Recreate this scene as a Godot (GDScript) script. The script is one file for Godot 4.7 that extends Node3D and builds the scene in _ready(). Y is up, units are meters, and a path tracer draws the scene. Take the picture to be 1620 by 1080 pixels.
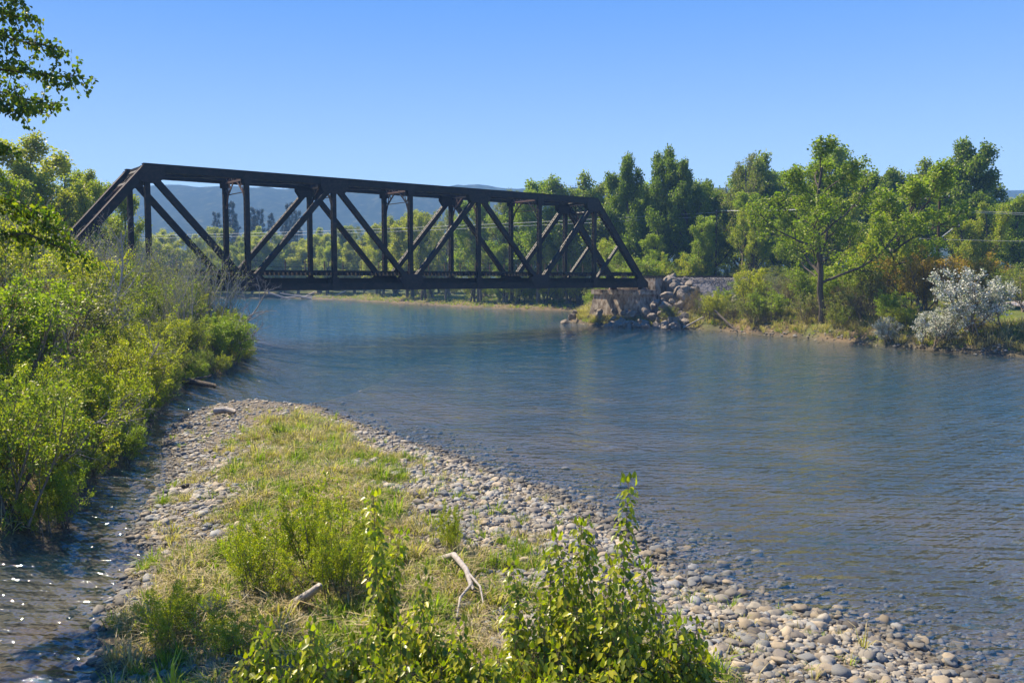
extends Node3D
# A steel railway truss bridge over a clear river, with a cobble bar in front and spring trees all round.
# y up, metres, water level at y = 0. Plans below are Vector2(x, depth); z = -depth.

const PANEL := 8.01
const TRUSS_GAP := 4.895
const BRIDGE_TURN := 0.666
const BRIDGE_AT := Vector3(-34.88, 0.0, -64.98)

var used := {}
var tx := {}
var mt := {}

# ---------------------------------------------------------------- mesh collector
class M:
	var v := PackedVector3Array()
	var n := PackedVector3Array()
	var c := PackedColorArray()
	var ix := PackedInt32Array()
	func tri(a: Vector3, b: Vector3, d: Vector3, col := Color.WHITE) -> void:
		var nn := (b - a).cross(d - a).normalized()
		var i := v.size()
		v.append(a); v.append(b); v.append(d)
		n.append(nn); n.append(nn); n.append(nn)
		c.append(col); c.append(col); c.append(col)
		ix.append(i); ix.append(i + 2); ix.append(i + 1)
	func quad(a: Vector3, b: Vector3, d: Vector3, e: Vector3, col := Color.WHITE) -> void:
		var nn := (d - a).cross(e - b).normalized()
		var i := v.size()
		v.append(a); v.append(b); v.append(d); v.append(e)
		for k in 4:
			n.append(nn); c.append(col)
		ix.append(i); ix.append(i + 2); ix.append(i + 1)
		ix.append(i); ix.append(i + 3); ix.append(i + 2)
	# a box spanned by three half axes
	func block(o: Vector3, x: Vector3, y: Vector3, z: Vector3, col := Color.WHITE) -> void:
		quad(o - x - y + z, o + x - y + z, o + x + y + z, o - x + y + z, col)
		quad(o + x - y - z, o - x - y - z, o - x + y - z, o + x + y - z, col)
		quad(o + x - y + z, o + x - y - z, o + x + y - z, o + x + y + z, col)
		quad(o - x - y - z, o - x - y + z, o - x + y + z, o - x + y - z, col)
		quad(o - x + y + z, o + x + y + z, o + x + y - z, o - x + y - z, col)
		quad(o - x - y - z, o + x - y - z, o + x - y + z, o - x - y + z, col)
	func box(o: Vector3, s: Vector3, col := Color.WHITE) -> void:
		block(o, Vector3(s.x / 2, 0, 0), Vector3(0, s.y / 2, 0), Vector3(0, 0, s.z / 2), col)
	# a straight bar from a to b: width w along side, thickness h along the third axis
	func bar(a: Vector3, b: Vector3, w: float, h: float, side := Vector3(0, 0, 1)) -> void:
		var d := (b - a)
		var x := d / 2.0
		var dn := d.normalized()
		var s := (side - dn * side.dot(dn)).normalized()
		var t := dn.cross(s)
		block((a + b) / 2.0, x, t * (h / 2.0), s * (w / 2.0))
	# built-up member: two side plates, two narrow flanges each, and lacing bars between them
	func member(a: Vector3, b: Vector3, w: float, h: float, laced := true) -> void:
		var side := Vector3(0, 0, 1)
		var dn := (b - a).normalized()
		var s := (side - dn * side.dot(dn)).normalized()
		var t := dn.cross(s)
		for k in [-1.0, 1.0]:
			bar(a + s * k * w * 0.5, b + s * k * w * 0.5, 0.03, h, side)
			for q in [-1.0, 1.0]:
				var o: Vector3 = s * k * (w * 0.5 - 0.06) + t * q * (h * 0.5 - 0.012)
				bar(a + o, b + o, 0.09, 0.022, side)
		if laced:
			var l := (b - a).length()
			var steps := int(l / (w * 1.1))
			for q in [-1.0, 1.0]:
				for i in steps:
					var k := 1.0 if i % 2 == 0 else -1.0
					var p0: Vector3 = a + dn * (l * i / steps) + s * k * w * 0.45 + t * q * (h * 0.5 + 0.004)
					var p1: Vector3 = a + dn * (l * (i + 1) / steps) - s * k * w * 0.45 + t * q * (h * 0.5 + 0.004)
					var dd := (p1 - p0)
					block((p0 + p1) / 2.0, dd / 2.0, t * 0.006, dd.normalized().cross(t) * 0.035)
	func tube(p: Array, r: Array, sides: int, col := Color.WHITE) -> void:
		var first := v.size()
		var d: Vector3 = (p[1] - p[0]).normalized()
		var s := d.cross(Vector3(0.31, 0.2, 0.93)).normalized()
		for i in p.size():
			if i > 0 and i < p.size() - 1:
				d = (p[i + 1] - p[i - 1]).normalized()
			elif i > 0:
				d = (p[i] - p[i - 1]).normalized()
			s = (s - d * s.dot(d)).normalized()
			var t := d.cross(s)
			for k in sides:
				var a := TAU * k / sides
				var o := s * cos(a) + t * sin(a)
				v.append(p[i] + o * r[i]); n.append(o); c.append(col)
		for i in p.size() - 1:
			for k in sides:
				var a := first + i * sides + k
				var b := first + i * sides + (k + 1) % sides
				ix.append(a); ix.append(a + sides); ix.append(b)
				ix.append(b); ix.append(a + sides); ix.append(b + sides)
	# a two-faced folded leaf
	func leaf(p: Vector3, d: Vector3, up: Vector3, l: float, w: float, col: Color) -> void:
		var s := d.cross(up).normalized()
		var nn := s.cross(d).normalized()
		var m := p + d * (l * 0.42) + nn * (w * 0.16)
		var i := v.size()
		v.append(p); v.append(m - s * w * 0.5); v.append(p + d * l); v.append(m + s * w * 0.5)
		n.append(nn); n.append((nn - s * 0.3).normalized()); n.append(nn); n.append((nn + s * 0.3).normalized())
		for k in 4:
			c.append(col)
		ix.append(i); ix.append(i + 1); ix.append(i + 2)
		ix.append(i); ix.append(i + 2); ix.append(i + 3)
	# a pointed oval leaf with a folded midrib, eight faces
	func fine_leaf(p: Vector3, d: Vector3, up: Vector3, l: float, w: float, col: Color) -> void:
		var s := d.cross(up).normalized()
		var nn := s.cross(d).normalized()
		var i := v.size()
		var curl := -nn * l * 0.12
		var m1 := p + d * l * 0.3
		var m2 := p + d * l * 0.68 + curl * 0.5
		v.append(p)
		v.append(m1 - s * w * 0.5 + nn * w * 0.14); v.append(m1); v.append(m1 + s * w * 0.5 + nn * w * 0.14)
		v.append(m2 - s * w * 0.36 + nn * w * 0.12); v.append(m2); v.append(m2 + s * w * 0.36 + nn * w * 0.12)
		v.append(p + d * l + curl)
		var nl := (nn + s * 0.3).normalized()
		var nr := (nn - s * 0.3).normalized()
		for q in [nn, nl, nn, nr, nl, nn, nr, nn]:
			n.append(q); c.append(col)
		for q in [0, 1, 2, 0, 2, 3, 1, 4, 5, 1, 5, 2, 2, 5, 6, 2, 6, 3, 4, 7, 5, 5, 7, 6]:
			ix.append(i + q)
	func made(mat: Material) -> ArrayMesh:
		# front faces run clockwise: turn any face whose corners disagree with its normals
		for i in range(0, ix.size(), 3):
			var p := v[ix[i]]
			if (v[ix[i + 1]] - p).cross(v[ix[i + 2]] - p).dot(n[ix[i]] + n[ix[i + 1]] + n[ix[i + 2]]) > 0:
				var k := ix[i + 1]
				ix[i + 1] = ix[i + 2]
				ix[i + 2] = k
		var a := []
		a.resize(Mesh.ARRAY_MAX)
		a[Mesh.ARRAY_VERTEX] = v
		a[Mesh.ARRAY_NORMAL] = n
		a[Mesh.ARRAY_COLOR] = c
		a[Mesh.ARRAY_INDEX] = ix
		var m := ArrayMesh.new()
		m.add_surface_from_arrays(Mesh.PRIMITIVE_TRIANGLES, a)
		m.surface_set_material(0, mat)
		return m

# ---------------------------------------------------------------- naming
func numbered(called: String) -> String:
	used[called] = used.get(called, -1) + 1
	return called if used[called] == 0 else "%s_%03d" % [called, used[called]]

func tag(o: Node, label: String, category: String, group := "") -> Node:
	o.set_meta("label", label)
	o.set_meta("category", category)
	if group:
		o.set_meta("group", group)
	return o

func thing(called: String, label: String, category: String, at := Vector3.ZERO, turn := 0.0, group := "") -> Node3D:
	var o := Node3D.new()
	o.name = numbered(called)
	add_child(o)
	o.position = at
	o.rotation.y = turn
	tag(o, label, category, group)
	return o

func part(called: String, mesh: Mesh, parent: Node, at := Vector3.ZERO) -> MeshInstance3D:
	var o := MeshInstance3D.new()
	o.name = called
	o.mesh = mesh
	parent.add_child(o, true)
	o.position = at
	return o

func struct(called: String, mesh: Mesh, kind := "structure") -> MeshInstance3D:
	var o := MeshInstance3D.new()
	o.name = numbered(called)
	o.mesh = mesh
	add_child(o)
	o.set_meta("kind", kind)
	return o

func copy_of(o: Node3D, at: Vector3, turn: float, size: Vector3, label := "", group := "") -> Node3D:
	var q: Node3D = o.duplicate()
	q.name = numbered(String(o.name).rstrip("0123456789").trim_suffix("_"))
	add_child(q)
	q.position = at
	q.rotation.y = turn
	q.scale = size
	if label:
		q.set_meta("label", label)
	if group:
		q.set_meta("group", group)
	return q

# ---------------------------------------------------------------- materials
func lin(r: float, g: float, b: float) -> Color:
	return Color(r, g, b).linear_to_srgb()

func noise_tex(key: String, freq: float, stops: Array, size := 512, kind := FastNoiseLite.TYPE_SIMPLEX_SMOOTH, octaves := 5) -> NoiseTexture2D:
	var f := FastNoiseLite.new()
	f.noise_type = kind
	f.seed = 11 + tx.size() * 7
	f.frequency = freq
	f.fractal_octaves = octaves
	var g := Gradient.new()
	var offs := PackedFloat32Array()
	var cols := PackedColorArray()
	for s in stops:
		offs.append(s[0]); cols.append(s[1])
	g.offsets = offs
	g.colors = cols
	var t := NoiseTexture2D.new()
	t.width = size
	t.height = size
	t.seamless = true
	t.noise = f
	t.color_ramp = g
	tx[key] = t
	return t

func plain(key: String, tex: Texture2D, scale: float, rough: float, spec := 0.4, tint := Color.WHITE, world := true) -> StandardMaterial3D:
	var m := StandardMaterial3D.new()
	m.resource_name = key
	m.albedo_color = tint
	m.vertex_color_use_as_albedo = true
	m.roughness = rough
	m.metallic_specular = spec
	if tex:
		m.albedo_texture = tex
		m.uv1_triplanar = true
		m.uv1_world_triplanar = world
		m.uv1_scale = Vector3.ONE * scale
	mt[key] = m
	return m

func relief(m: StandardMaterial3D, tex: Texture2D, cm: float) -> void:
	m.heightmap_enabled = true
	m.heightmap_texture = tex
	m.heightmap_scale = cm

func leafy(key: String, tint: Color, back: Color, rough := 0.5) -> StandardMaterial3D:
	var m := plain(key, null, 1.0, rough, 0.4, tint)
	m.backlight_enabled = true
	m.backlight = back
	return m

func make_materials() -> void:
	var grey := noise_tex("grey", 0.02, [[0.0, Color(0.62, 0.62, 0.62)], [0.45, Color(0.82, 0.82, 0.82)], [1.0, Color(1, 1, 1)]])
	var bumps := noise_tex("bumps", 0.03, [[0.0, Color.BLACK], [1.0, Color.WHITE]], 512)
	var steel_t := noise_tex("steel", 0.012, [[0.0, lin(0.007, 0.006, 0.006)], [0.45, lin(0.012, 0.009, 0.008)], [0.62, lin(0.018, 0.012, 0.009)], [0.8, lin(0.035, 0.018, 0.012)], [1.0, lin(0.055, 0.028, 0.018)]])
	var steel := plain("steel", steel_t, 0.23, 0.62, 0.4)
	relief(steel, bumps, 0.3)
	var gus_t := noise_tex("gusset", 0.015, [[0.0, lin(0.014, 0.010, 0.009)], [0.5, lin(0.026, 0.018, 0.015)], [1.0, lin(0.06, 0.035, 0.026)]])
	plain("gusset", gus_t, 0.4, 0.7)
	var rust_t := noise_tex("rust", 0.02, [[0.0, lin(0.06, 0.035, 0.027)], [0.5, lin(0.14, 0.08, 0.06)], [1.0, lin(0.24, 0.15, 0.12)]])
	plain("rust", rust_t, 0.5, 0.75)
	var tie_t := noise_tex("tie", 0.02, [[0.0, lin(0.012, 0.010, 0.009)], [1.0, lin(0.05, 0.04, 0.032)]])
	plain("tie", tie_t, 0.8, 0.85)
	plain("rail", rust_t, 0.9, 0.55, 0.5, Color(0.75, 0.72, 0.7))
	var con_t := noise_tex("concrete", 0.012, [[0.0, lin(0.03, 0.022, 0.016)], [0.38, lin(0.11, 0.075, 0.05)], [0.52, lin(0.27, 0.23, 0.18)], [0.7, lin(0.36, 0.32, 0.27)], [0.85, lin(0.2, 0.1, 0.05)], [1.0, lin(0.12, 0.06, 0.035)]])
	var con := plain("concrete", con_t, 0.22, 0.85)
	con.uv1_scale = Vector3(0.26, 0.1, 0.26)
	relief(con, bumps, 1.5)
	var rock_t := noise_tex("rock", 0.02, [[0.0, lin(0.08, 0.065, 0.05)], [0.5, lin(0.18, 0.15, 0.12)], [1.0, lin(0.3, 0.25, 0.2)]])
	var rock := plain("rock", rock_t, 0.35, 0.85)
	relief(rock, bumps, 3.0)
	var cob := plain("cobble", noise_tex("speckle", 0.035, [[0.0, Color(0.55, 0.55, 0.55)], [0.5, Color(0.85, 0.85, 0.85)], [1.0, Color(1, 1, 1)]]), 2.0, 0.75, 0.4, Color.WHITE, false)
	relief(cob, bumps, 0.4)
	var ground := plain("ground", noise_tex("soil", 0.05, [[0.0, Color(0.42, 0.42, 0.42)], [0.4, Color(0.75, 0.74, 0.72)], [1.0, Color(1, 1, 1)]], 1024), 0.21, 0.95, 0.3)
	relief(ground, tx["soil"], 4.0)
	var ballast := plain("ballast", noise_tex("stones", 0.09, [[0.0, lin(0.09, 0.08, 0.075)], [0.5, lin(0.2, 0.18, 0.17)], [1.0, lin(0.38, 0.35, 0.33)]], 512, FastNoiseLite.TYPE_CELLULAR, 2), 0.3, 0.9)
	relief(ballast, tx["stones"], 6.0)
	plain("hill", noise_tex("woods", 0.03, [[0.0, lin(0.012, 0.02, 0.015)], [0.5, lin(0.02, 0.03, 0.02)], [0.66, lin(0.03, 0.04, 0.025)], [0.76, lin(0.07, 0.075, 0.045)], [1.0, lin(0.1, 0.1, 0.065)]], 1024, FastNoiseLite.TYPE_SIMPLEX_SMOOTH, 6), 0.002, 1.0, 0.1)
	var bark_t := noise_tex("bark", 0.03, [[0.0, lin(0.03, 0.024, 0.018)], [0.5, lin(0.09, 0.075, 0.06)], [1.0, lin(0.2, 0.17, 0.14)]])
	var bark := plain("bark", bark_t, 0.7, 0.9, 0.2)
	relief(bark, bumps, 2.0)
	plain("grey_wood", noise_tex("drift", 0.03, [[0.0, lin(0.16, 0.14, 0.125)], [0.5, lin(0.3, 0.27, 0.245)], [1.0, lin(0.44, 0.4, 0.36)]]), 0.9, 0.9, 0.2)
	plain("twig", null, 1.0, 0.9, 0.2, lin(0.15, 0.12, 0.09))
	plain("pole", noise_tex("pole", 0.03, [[0.0, lin(0.045, 0.028, 0.018)], [1.0, lin(0.13, 0.085, 0.06)]]), 0.6, 0.9, 0.2)
	plain("wire", null, 1.0, 0.5, 0.5, lin(0.45, 0.45, 0.42))
	leafy("leaf", Color.WHITE, Color(0.9, 1.0, 0.45))
	leafy("gloss_leaf", Color.WHITE, Color(0.9, 1.0, 0.4), 0.32)
	leafy("grass", Color.WHITE, Color(0.9, 1.0, 0.5), 0.6)
	leafy("blossom", Color.WHITE, Color(0.5, 0.5, 0.48), 0.7)
	leafy("needle", Color.WHITE, Color(0.25, 0.3, 0.2), 0.6)

# ---------------------------------------------------------------- the lie of the land
var BAR := PackedVector2Array([
	Vector2(-11.4, 38.64), Vector2(-8.8, 37.07), Vector2(-6.55, 33.65), Vector2(-4.05, 29.56), Vector2(-1.68, 25.87), Vector2(-0.52, 23.75), Vector2(0.48, 22.28), Vector2(1.33, 20.39), Vector2(2.02, 18.54), Vector2(2.54, 17.42), Vector2(2.78, 16.61), Vector2(2.86, 15.69), Vector2(3.3, 14.56), Vector2(4.36, 13.85), Vector2(5.08, 13.33), Vector2(5.51, 12.73), Vector2(5.97, 11.77), Vector2(6.4, 11.0), Vector2(8.0, 7.0), Vector2(9.0, -12.0),
	Vector2(-4.0, -12.0), Vector2(-4.9, 7.0), Vector2(-5.48, 11.29), Vector2(-5.67, 11.77), Vector2(-5.76, 12.35), Vector2(-6.3, 13.03), Vector2(-6.53, 14.45), Vector2(-6.95, 15.8), Vector2(-6.81, 16.57), Vector2(-7.72, 17.76), Vector2(-8.59, 20.33), Vector2(-8.86, 22.14), Vector2(-10.01, 25.42), Vector2(-11.69, 29.56), Vector2(-12.61, 33.35), Vector2(-12.68, 36.7)])
var LEFT := PackedVector2Array([
	Vector2(-8.5, -15), Vector2(-9.2, 8), Vector2(-10.03, 17), Vector2(-10.24, 18.79), Vector2(-11.14, 22.28), Vector2(-11.99, 26.34), Vector2(-13.87, 32.89), Vector2(-15.46, 38.04), Vector2(-16.31, 44.51), Vector2(-16.35, 48.96), Vector2(-18.19, 59.69), Vector2(-21.17, 71.23), Vector2(-27, 88), Vector2(-40, 118), Vector2(-70, 150), Vector2(-140, 180), Vector2(-4000, 220), Vector2(-4000, -15)])
var RIGHT := PackedVector2Array([
	Vector2(60, -15), Vector2(46, 35), Vector2(35.23, 60.68), Vector2(31.84, 64.39), Vector2(29.53, 69.88), Vector2(25.34, 82.35), Vector2(20.95, 91.52), Vector2(17.22, 96.29), Vector2(13.43, 98.86), Vector2(8.96, 102.4), Vector2(7.23, 110.36), Vector2(8.64, 120.71), Vector2(12, 136.94), Vector2(9.73, 149.36), Vector2(2.16, 151.36), Vector2(-5.76, 161.23), Vector2(-13.87, 176.57), Vector2(-26.47, 195.12), Vector2(-38.9, 218.02), Vector2(-63.45, 247), Vector2(-81.96, 247), Vector2(-140, 262), Vector2(-4000, 330), Vector2(-4000, 6000), Vector2(4000, 6000), Vector2(4000, -15)])

var hx := PackedFloat32Array()
var hz := PackedFloat32Array()
var hgt := PackedFloat32Array()
var dbar := PackedFloat32Array()
var rough := FastNoiseLite.new()
var patch := FastNoiseLite.new()

func inland(poly: PackedVector2Array, p: Vector2) -> float:
	var best := 1e12
	var inside := false
	var n := poly.size()
	var a := poly[n - 1]
	for i in n:
		var b := poly[i]
		var e := b - a
		var w := p - a
		var q := w - e * clampf(w.dot(e) / e.length_squared(), 0.0, 1.0)
		best = minf(best, q.length_squared())
		if (a.y > p.y) != (b.y > p.y) and p.x < e.x * (p.y - a.y) / e.y + a.x:
			inside = not inside
		a = b
	return sqrt(best) * (1.0 if inside else -1.0)

func axis_lines(from: float, to: float, fine_from: float, fine_to: float, step: float, growth: float) -> PackedFloat32Array:
	var out := PackedFloat32Array()
	var lo := []
	var x := fine_from
	var s := step
	while x > from:
		s *= growth
		x -= s
		lo.append(x)
	lo.reverse()
	out.append_array(PackedFloat32Array(lo))
	x = fine_from
	while x < fine_to:
		out.append(x)
		x += step
	s = step
	while x < to:
		out.append(x)
		s *= growth
		x += s
	out.append(x)
	return out

func make_heights() -> void:
	rough.seed = 5
	rough.frequency = 0.35
	rough.fractal_octaves = 4
	patch.seed = 9
	patch.frequency = 0.16
	patch.fractal_octaves = 4
	hx = axis_lines(-1500, 1500, -23, 24, 0.4, 1.075)
	hz = axis_lines(-12, 1700, 8, 42, 0.4, 1.055)
	var nx := hx.size()
	hgt.resize(nx * hz.size())
	dbar.resize(nx * hz.size())
	for j in hz.size():
		for i in nx:
			var p := Vector2(hx[i], hz[j])
			var db := inland(BAR, p) if absf(p.x) < 60 and p.y < 90 else -50.0
			var dl := inland(LEFT, p) if p.x < 60 else -90.0
			var dr := inland(RIGHT, p)
			var r := rough.get_noise_2d(p.x, p.y)
			var h: float
			if db > 0:
				h = 0.62 * (1 - exp(-db * 0.3)) + r * 0.07 * minf(1, db)
			elif dl > 0:
				h = 1.9 * (1 - exp(-dl * 0.55)) + minf(dl * 0.02, 1.0) + r * 0.3 * minf(1, dl * 0.3)
			elif dr > 0:
				var far := smoothstep(125.0, 150.0, p.y) * smoothstep(40.0, 10.0, p.x)
				h = lerpf(0.3 * minf(1, dr * 2) + 2.5 * (1 - exp(-dr * 0.3)), 1.9 * (1 - exp(-dr * 0.09)), far) + r * 0.3 * minf(1, dr * 0.3)
				# the river keeps the ground low round the pier
				var q := on_line(p.x, p.y)
				var clear := maxf(maxf(absf(q.x - 61.5) - 5.2, absf(q.y + 1.5) - 7.0), 0.0)
				h = minf(h, 0.45 + r * 0.25 + clear * 0.7)
			else:
				var side := smoothstep(-1.5, 1.0, p.x - lerpf(-1.0, -9.0, clampf((p.y - 10) / 26.0, 0, 1)))
				h = maxf(maxf(db * lerpf(0.3, 0.085, side), dl * 0.32), dr * 0.28)
				h = -2.4 * (1 - exp(h / 2.4)) + r * 0.06
			hgt[j * nx + i] = h
			dbar[j * nx + i] = db

func look_up(a: PackedFloat32Array, x: float, d: float) -> float:
	var i := clampi(hx.bsearch(x) - 1, 0, hx.size() - 2)
	var j := clampi(hz.bsearch(d) - 1, 0, hz.size() - 2)
	var u := clampf((x - hx[i]) / (hx[i + 1] - hx[i]), 0, 1)
	var w := clampf((d - hz[j]) / (hz[j + 1] - hz[j]), 0, 1)
	var nx := hx.size()
	return lerpf(lerpf(a[j * nx + i], a[j * nx + i + 1], u), lerpf(a[(j + 1) * nx + i], a[(j + 1) * nx + i + 1], u), w)

func bank_height(x: float, d: float) -> float:
	return maxf(look_up(hgt, x, d), ridge_height(x, d))

# along (t) and across (u) the railway line
func on_line(x: float, d: float) -> Vector2:
	var q := Vector2(x, d) - Vector2(BRIDGE_AT.x, -BRIDGE_AT.z)
	var e := Vector2(cos(BRIDGE_TURN), sin(BRIDGE_TURN))
	return Vector2(q.dot(e), q.dot(Vector2(e.y, -e.x)))

func ridge_height(x: float, d: float) -> float:
	var q := on_line(x, d)
	var off := maxf(absf(q.y + TRUSS_GAP / 2) - 3.3, 0.0)
	var beyond := 0.0
	if q.x > 20:
		beyond = maxf(66.2 - q.x, 0.0)
	else:
		beyond = maxf(q.x + 2.0, 0.0)
	return 5.34 - sqrt(off * off + beyond * beyond) * 0.68

# how grassy the bar is: 0 bare cobbles, 1 grass
func turf(x: float, d: float) -> float:
	var k := clampf((d - 10.0) / 24.0, 0, 1)
	var mid := lerpf(-1.9, -8.2, k)
	var half := lerpf(4.3, 1.3, pow(k, 0.8))
	var q := 1.0 - absf(x - mid) / half
	return clampf(q * 1.6 + 0.2 + patch.get_noise_2d(x * 2.2, d * 2.2) * 1.5, 0, 1) * smoothstep(36.0, 30.0, d)

func make_land() -> void:
	var m := M.new()
	var nx := hx.size()
	var nz := hz.size()
	for j in nz:
		for i in nx:
			var x := hx[i]
			var d := hz[j]
			var h := hgt[j * nx + i]
			m.v.append(Vector3(x, h, -d))
			var i0 := maxi(i - 1, 0)
			var i1 := mini(i + 1, nx - 1)
			var j0 := maxi(j - 1, 0)
			var j1 := mini(j + 1, nz - 1)
			var sx := (hgt[j * nx + i1] - hgt[j * nx + i0]) / (hx[i1] - hx[i0])
			var sz := (hgt[j1 * nx + i] - hgt[j0 * nx + i]) / (hz[j1] - hz[j0])
			m.n.append(Vector3(-sx, 1, sz).normalized())
			var p := patch.get_noise_2d(x, d)
			var col: Color
			var db := dbar[j * nx + i]
			if db > -0.2:
				col = Color(0.2, 0.17, 0.13).lerp(Color(0.26, 0.2, 0.11), turf(x, d))
			elif h > 0.02:
				var soil := Color(0.24, 0.17, 0.1).lerp(Color(0.16, 0.13, 0.07), clampf(p + 0.5, 0, 1))
				var green := Color(0.085, 0.12, 0.025).lerp(Color(0.14, 0.17, 0.04), clampf(p * 2 + 0.5, 0, 1))
				col = soil.lerp(green, smoothstep(0.5, 1.6, h + p * 1.5))
			else:
				col = Color(0.15, 0.125, 0.095).lerp(Color(0.085, 0.075, 0.055), clampf(p * 1.5 + 0.5, 0, 1))
			m.c.append(col)
	for j in nz - 1:
		for i in nx - 1:
			var a := j * nx + i
			m.ix.append(a); m.ix.append(a + nx); m.ix.append(a + 1)
			m.ix.append(a + 1); m.ix.append(a + nx); m.ix.append(a + nx + 1)
	struct("ground", m.made(mt.ground))

func water_normals() -> ImageTexture:
	var size := 512
	var rng := RandomNumberGenerator.new()
	rng.seed = 77
	var gx := PackedFloat32Array()
	var gy := PackedFloat32Array()
	gx.resize(size * size)
	gy.resize(size * size)
	for w in 34:
		var k := 6.0 * pow(13.0, w / 33.0)
		var a := rng.randf_range(-1.0, 1.0)
		a = PI / 2 + a * absf(a) * 1.35
		var kx := roundf(cos(a) * k)
		var ky := roundf(sin(a) * k)
		var kk := sqrt(kx * kx + ky * ky)
		var amp := 0.052 * rng.randf_range(0.6, 1.3) * (1.0 if kk < 30 else 0.75)
		var ax := amp * kx / kk
		var ay := amp * ky / kk
		var ph := rng.randf() * TAU
		for j in size:
			var base := ph + TAU * ky * j / size
			var stepx := TAU * kx / size
			var o := j * size
			for i in size:
				var s := sin(base + stepx * i)
				gx[o + i] += ax * s
				gy[o + i] += ay * s
	var data := PackedFloat32Array()
	data.resize(size * size * 3)
	for i in size * size:
		var nn := Vector3(gx[i], gy[i], 1.0).normalized()
		data[i * 3] = nn.x * 0.5 + 0.5
		data[i * 3 + 1] = nn.y * 0.5 + 0.5
		data[i * 3 + 2] = nn.z * 0.5 + 0.5
	var im := Image.create_from_data(size, size, false, Image.FORMAT_RGBF, data.to_byte_array())
	return ImageTexture.create_from_image(im)

func make_water() -> void:
	var m := M.new()
	var xs := axis_lines(-420, 110, -20, 40, 0.5, 1.05)
	var zs := axis_lines(-10, 345, 9, 60, 0.45, 1.03)
	var f := FastNoiseLite.new()
	f.seed = 21
	f.frequency = 0.22
	f.fractal_octaves = 3
	for d in zs:
		for x in xs:
			# long low swells and boils of the current
			var h := 0.05 * f.get_noise_2d(x * 0.8, d * 1.5)
			var e := 0.15
			var sx := 0.05 * (f.get_noise_2d((x + e) * 0.8, d * 1.5) * 1.0 - f.get_noise_2d((x - e) * 0.8, d * 1.5)) / (2 * e)
			var sz := 0.05 * (f.get_noise_2d(x * 0.8, (d + e) * 1.5) - f.get_noise_2d(x * 0.8, (d - e) * 1.5)) / (2 * e)
			m.v.append(Vector3(x, h * 0.4, -d))
			m.n.append(Vector3(-sx, 1, sz).normalized())
			m.c.append(Color.WHITE)
	var nx := xs.size()
	for j in zs.size() - 1:
		for i in nx - 1:
			var a := j * nx + i
			m.ix.append(a); m.ix.append(a + nx); m.ix.append(a + 1)
			m.ix.append(a + 1); m.ix.append(a + nx); m.ix.append(a + nx + 1)
	var w := StandardMaterial3D.new()
	w.resource_name = "water"
	w.transparency = BaseMaterial3D.TRANSPARENCY_ALPHA
	w.albedo_color = Color(lin(0.02, 0.07, 0.09), 0.12)
	w.roughness = 0.035
	w.metallic_specular = 0.5
	w.normal_enabled = true
	w.normal_texture = water_normals()
	w.normal_scale = 1.6
	w.uv1_triplanar = true
	w.uv1_world_triplanar = true
	w.uv1_scale = Vector3(0.15, 0.15, 0.2)
	struct("river_water", m.made(w))
	var fog := FogVolume.new()
	fog.name = "river_depth"
	fog.size = Vector3(540, 3.0, 360)
	fog.position = Vector3(-155, -1.56, -168)
	var fm := FogMaterial.new()
	fm.density = 0.08
	fm.albedo = lin(0.025, 0.13, 0.165)
	fog.material = fm
	fog.set_meta("kind", "structure")
	add_child(fog)

func make_hills() -> void:
	var f := FastNoiseLite.new()
	f.seed = 31
	f.frequency = 0.0016
	f.fractal_octaves = 5
	for ridge in 2:
		var m := M.new()
		var n := 190
		var rows := 26
		for j in rows:
			for i in n:
				var k := float(j) / (rows - 1)
				var x: float
				var d: float
				var h: float
				if ridge == 0:
					x = lerpf(-1450, 1450, float(i) / (n - 1))
					d = lerpf(700, 1650, k)
					h = 141.0 * pow(smoothstep(0.0, 0.75, k), 1.15) + f.get_noise_2d(x * 2, d * 2) * 24.0 * smoothstep(0.0, 0.4, k) + f.get_noise_2d(x * 14, d * 14) * 2.5
				else:
					x = lerpf(230, 900, float(i) / (n - 1))
					d = lerpf(330, 680, k)
					h = (56.0 * smoothstep(0.0, 0.6, k) + f.get_noise_2d(x * 3, d * 3) * 14.0 * k) * smoothstep(240.0, 330.0, x) + f.get_noise_2d(x * 30, d * 30) * 2.5 * k
				m.v.append(Vector3(x, h + 1.0 - 4.0 * (1 - smoothstep(0.0, 0.1, k)), -d))
				m.c.append(Color.WHITE)
				m.n.append(Vector3.UP)
		for j in rows:
			for i in n:
				var a := m.v[j * n + mini(i + 1, n - 1)] - m.v[j * n + maxi(i - 1, 0)]
				var b := m.v[mini(j + 1, rows - 1) * n + i] - m.v[maxi(j - 1, 0) * n + i]
				m.n[j * n + i] = a.cross(b).normalized()
		for j in rows - 1:
			for i in n - 1:
				var a := j * n + i
				m.ix.append(a); m.ix.append(a + n); m.ix.append(a + 1)
				m.ix.append(a + 1); m.ix.append(a + n); m.ix.append(a + n + 1)
		struct("hill", m.made(mt.hill))

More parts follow.
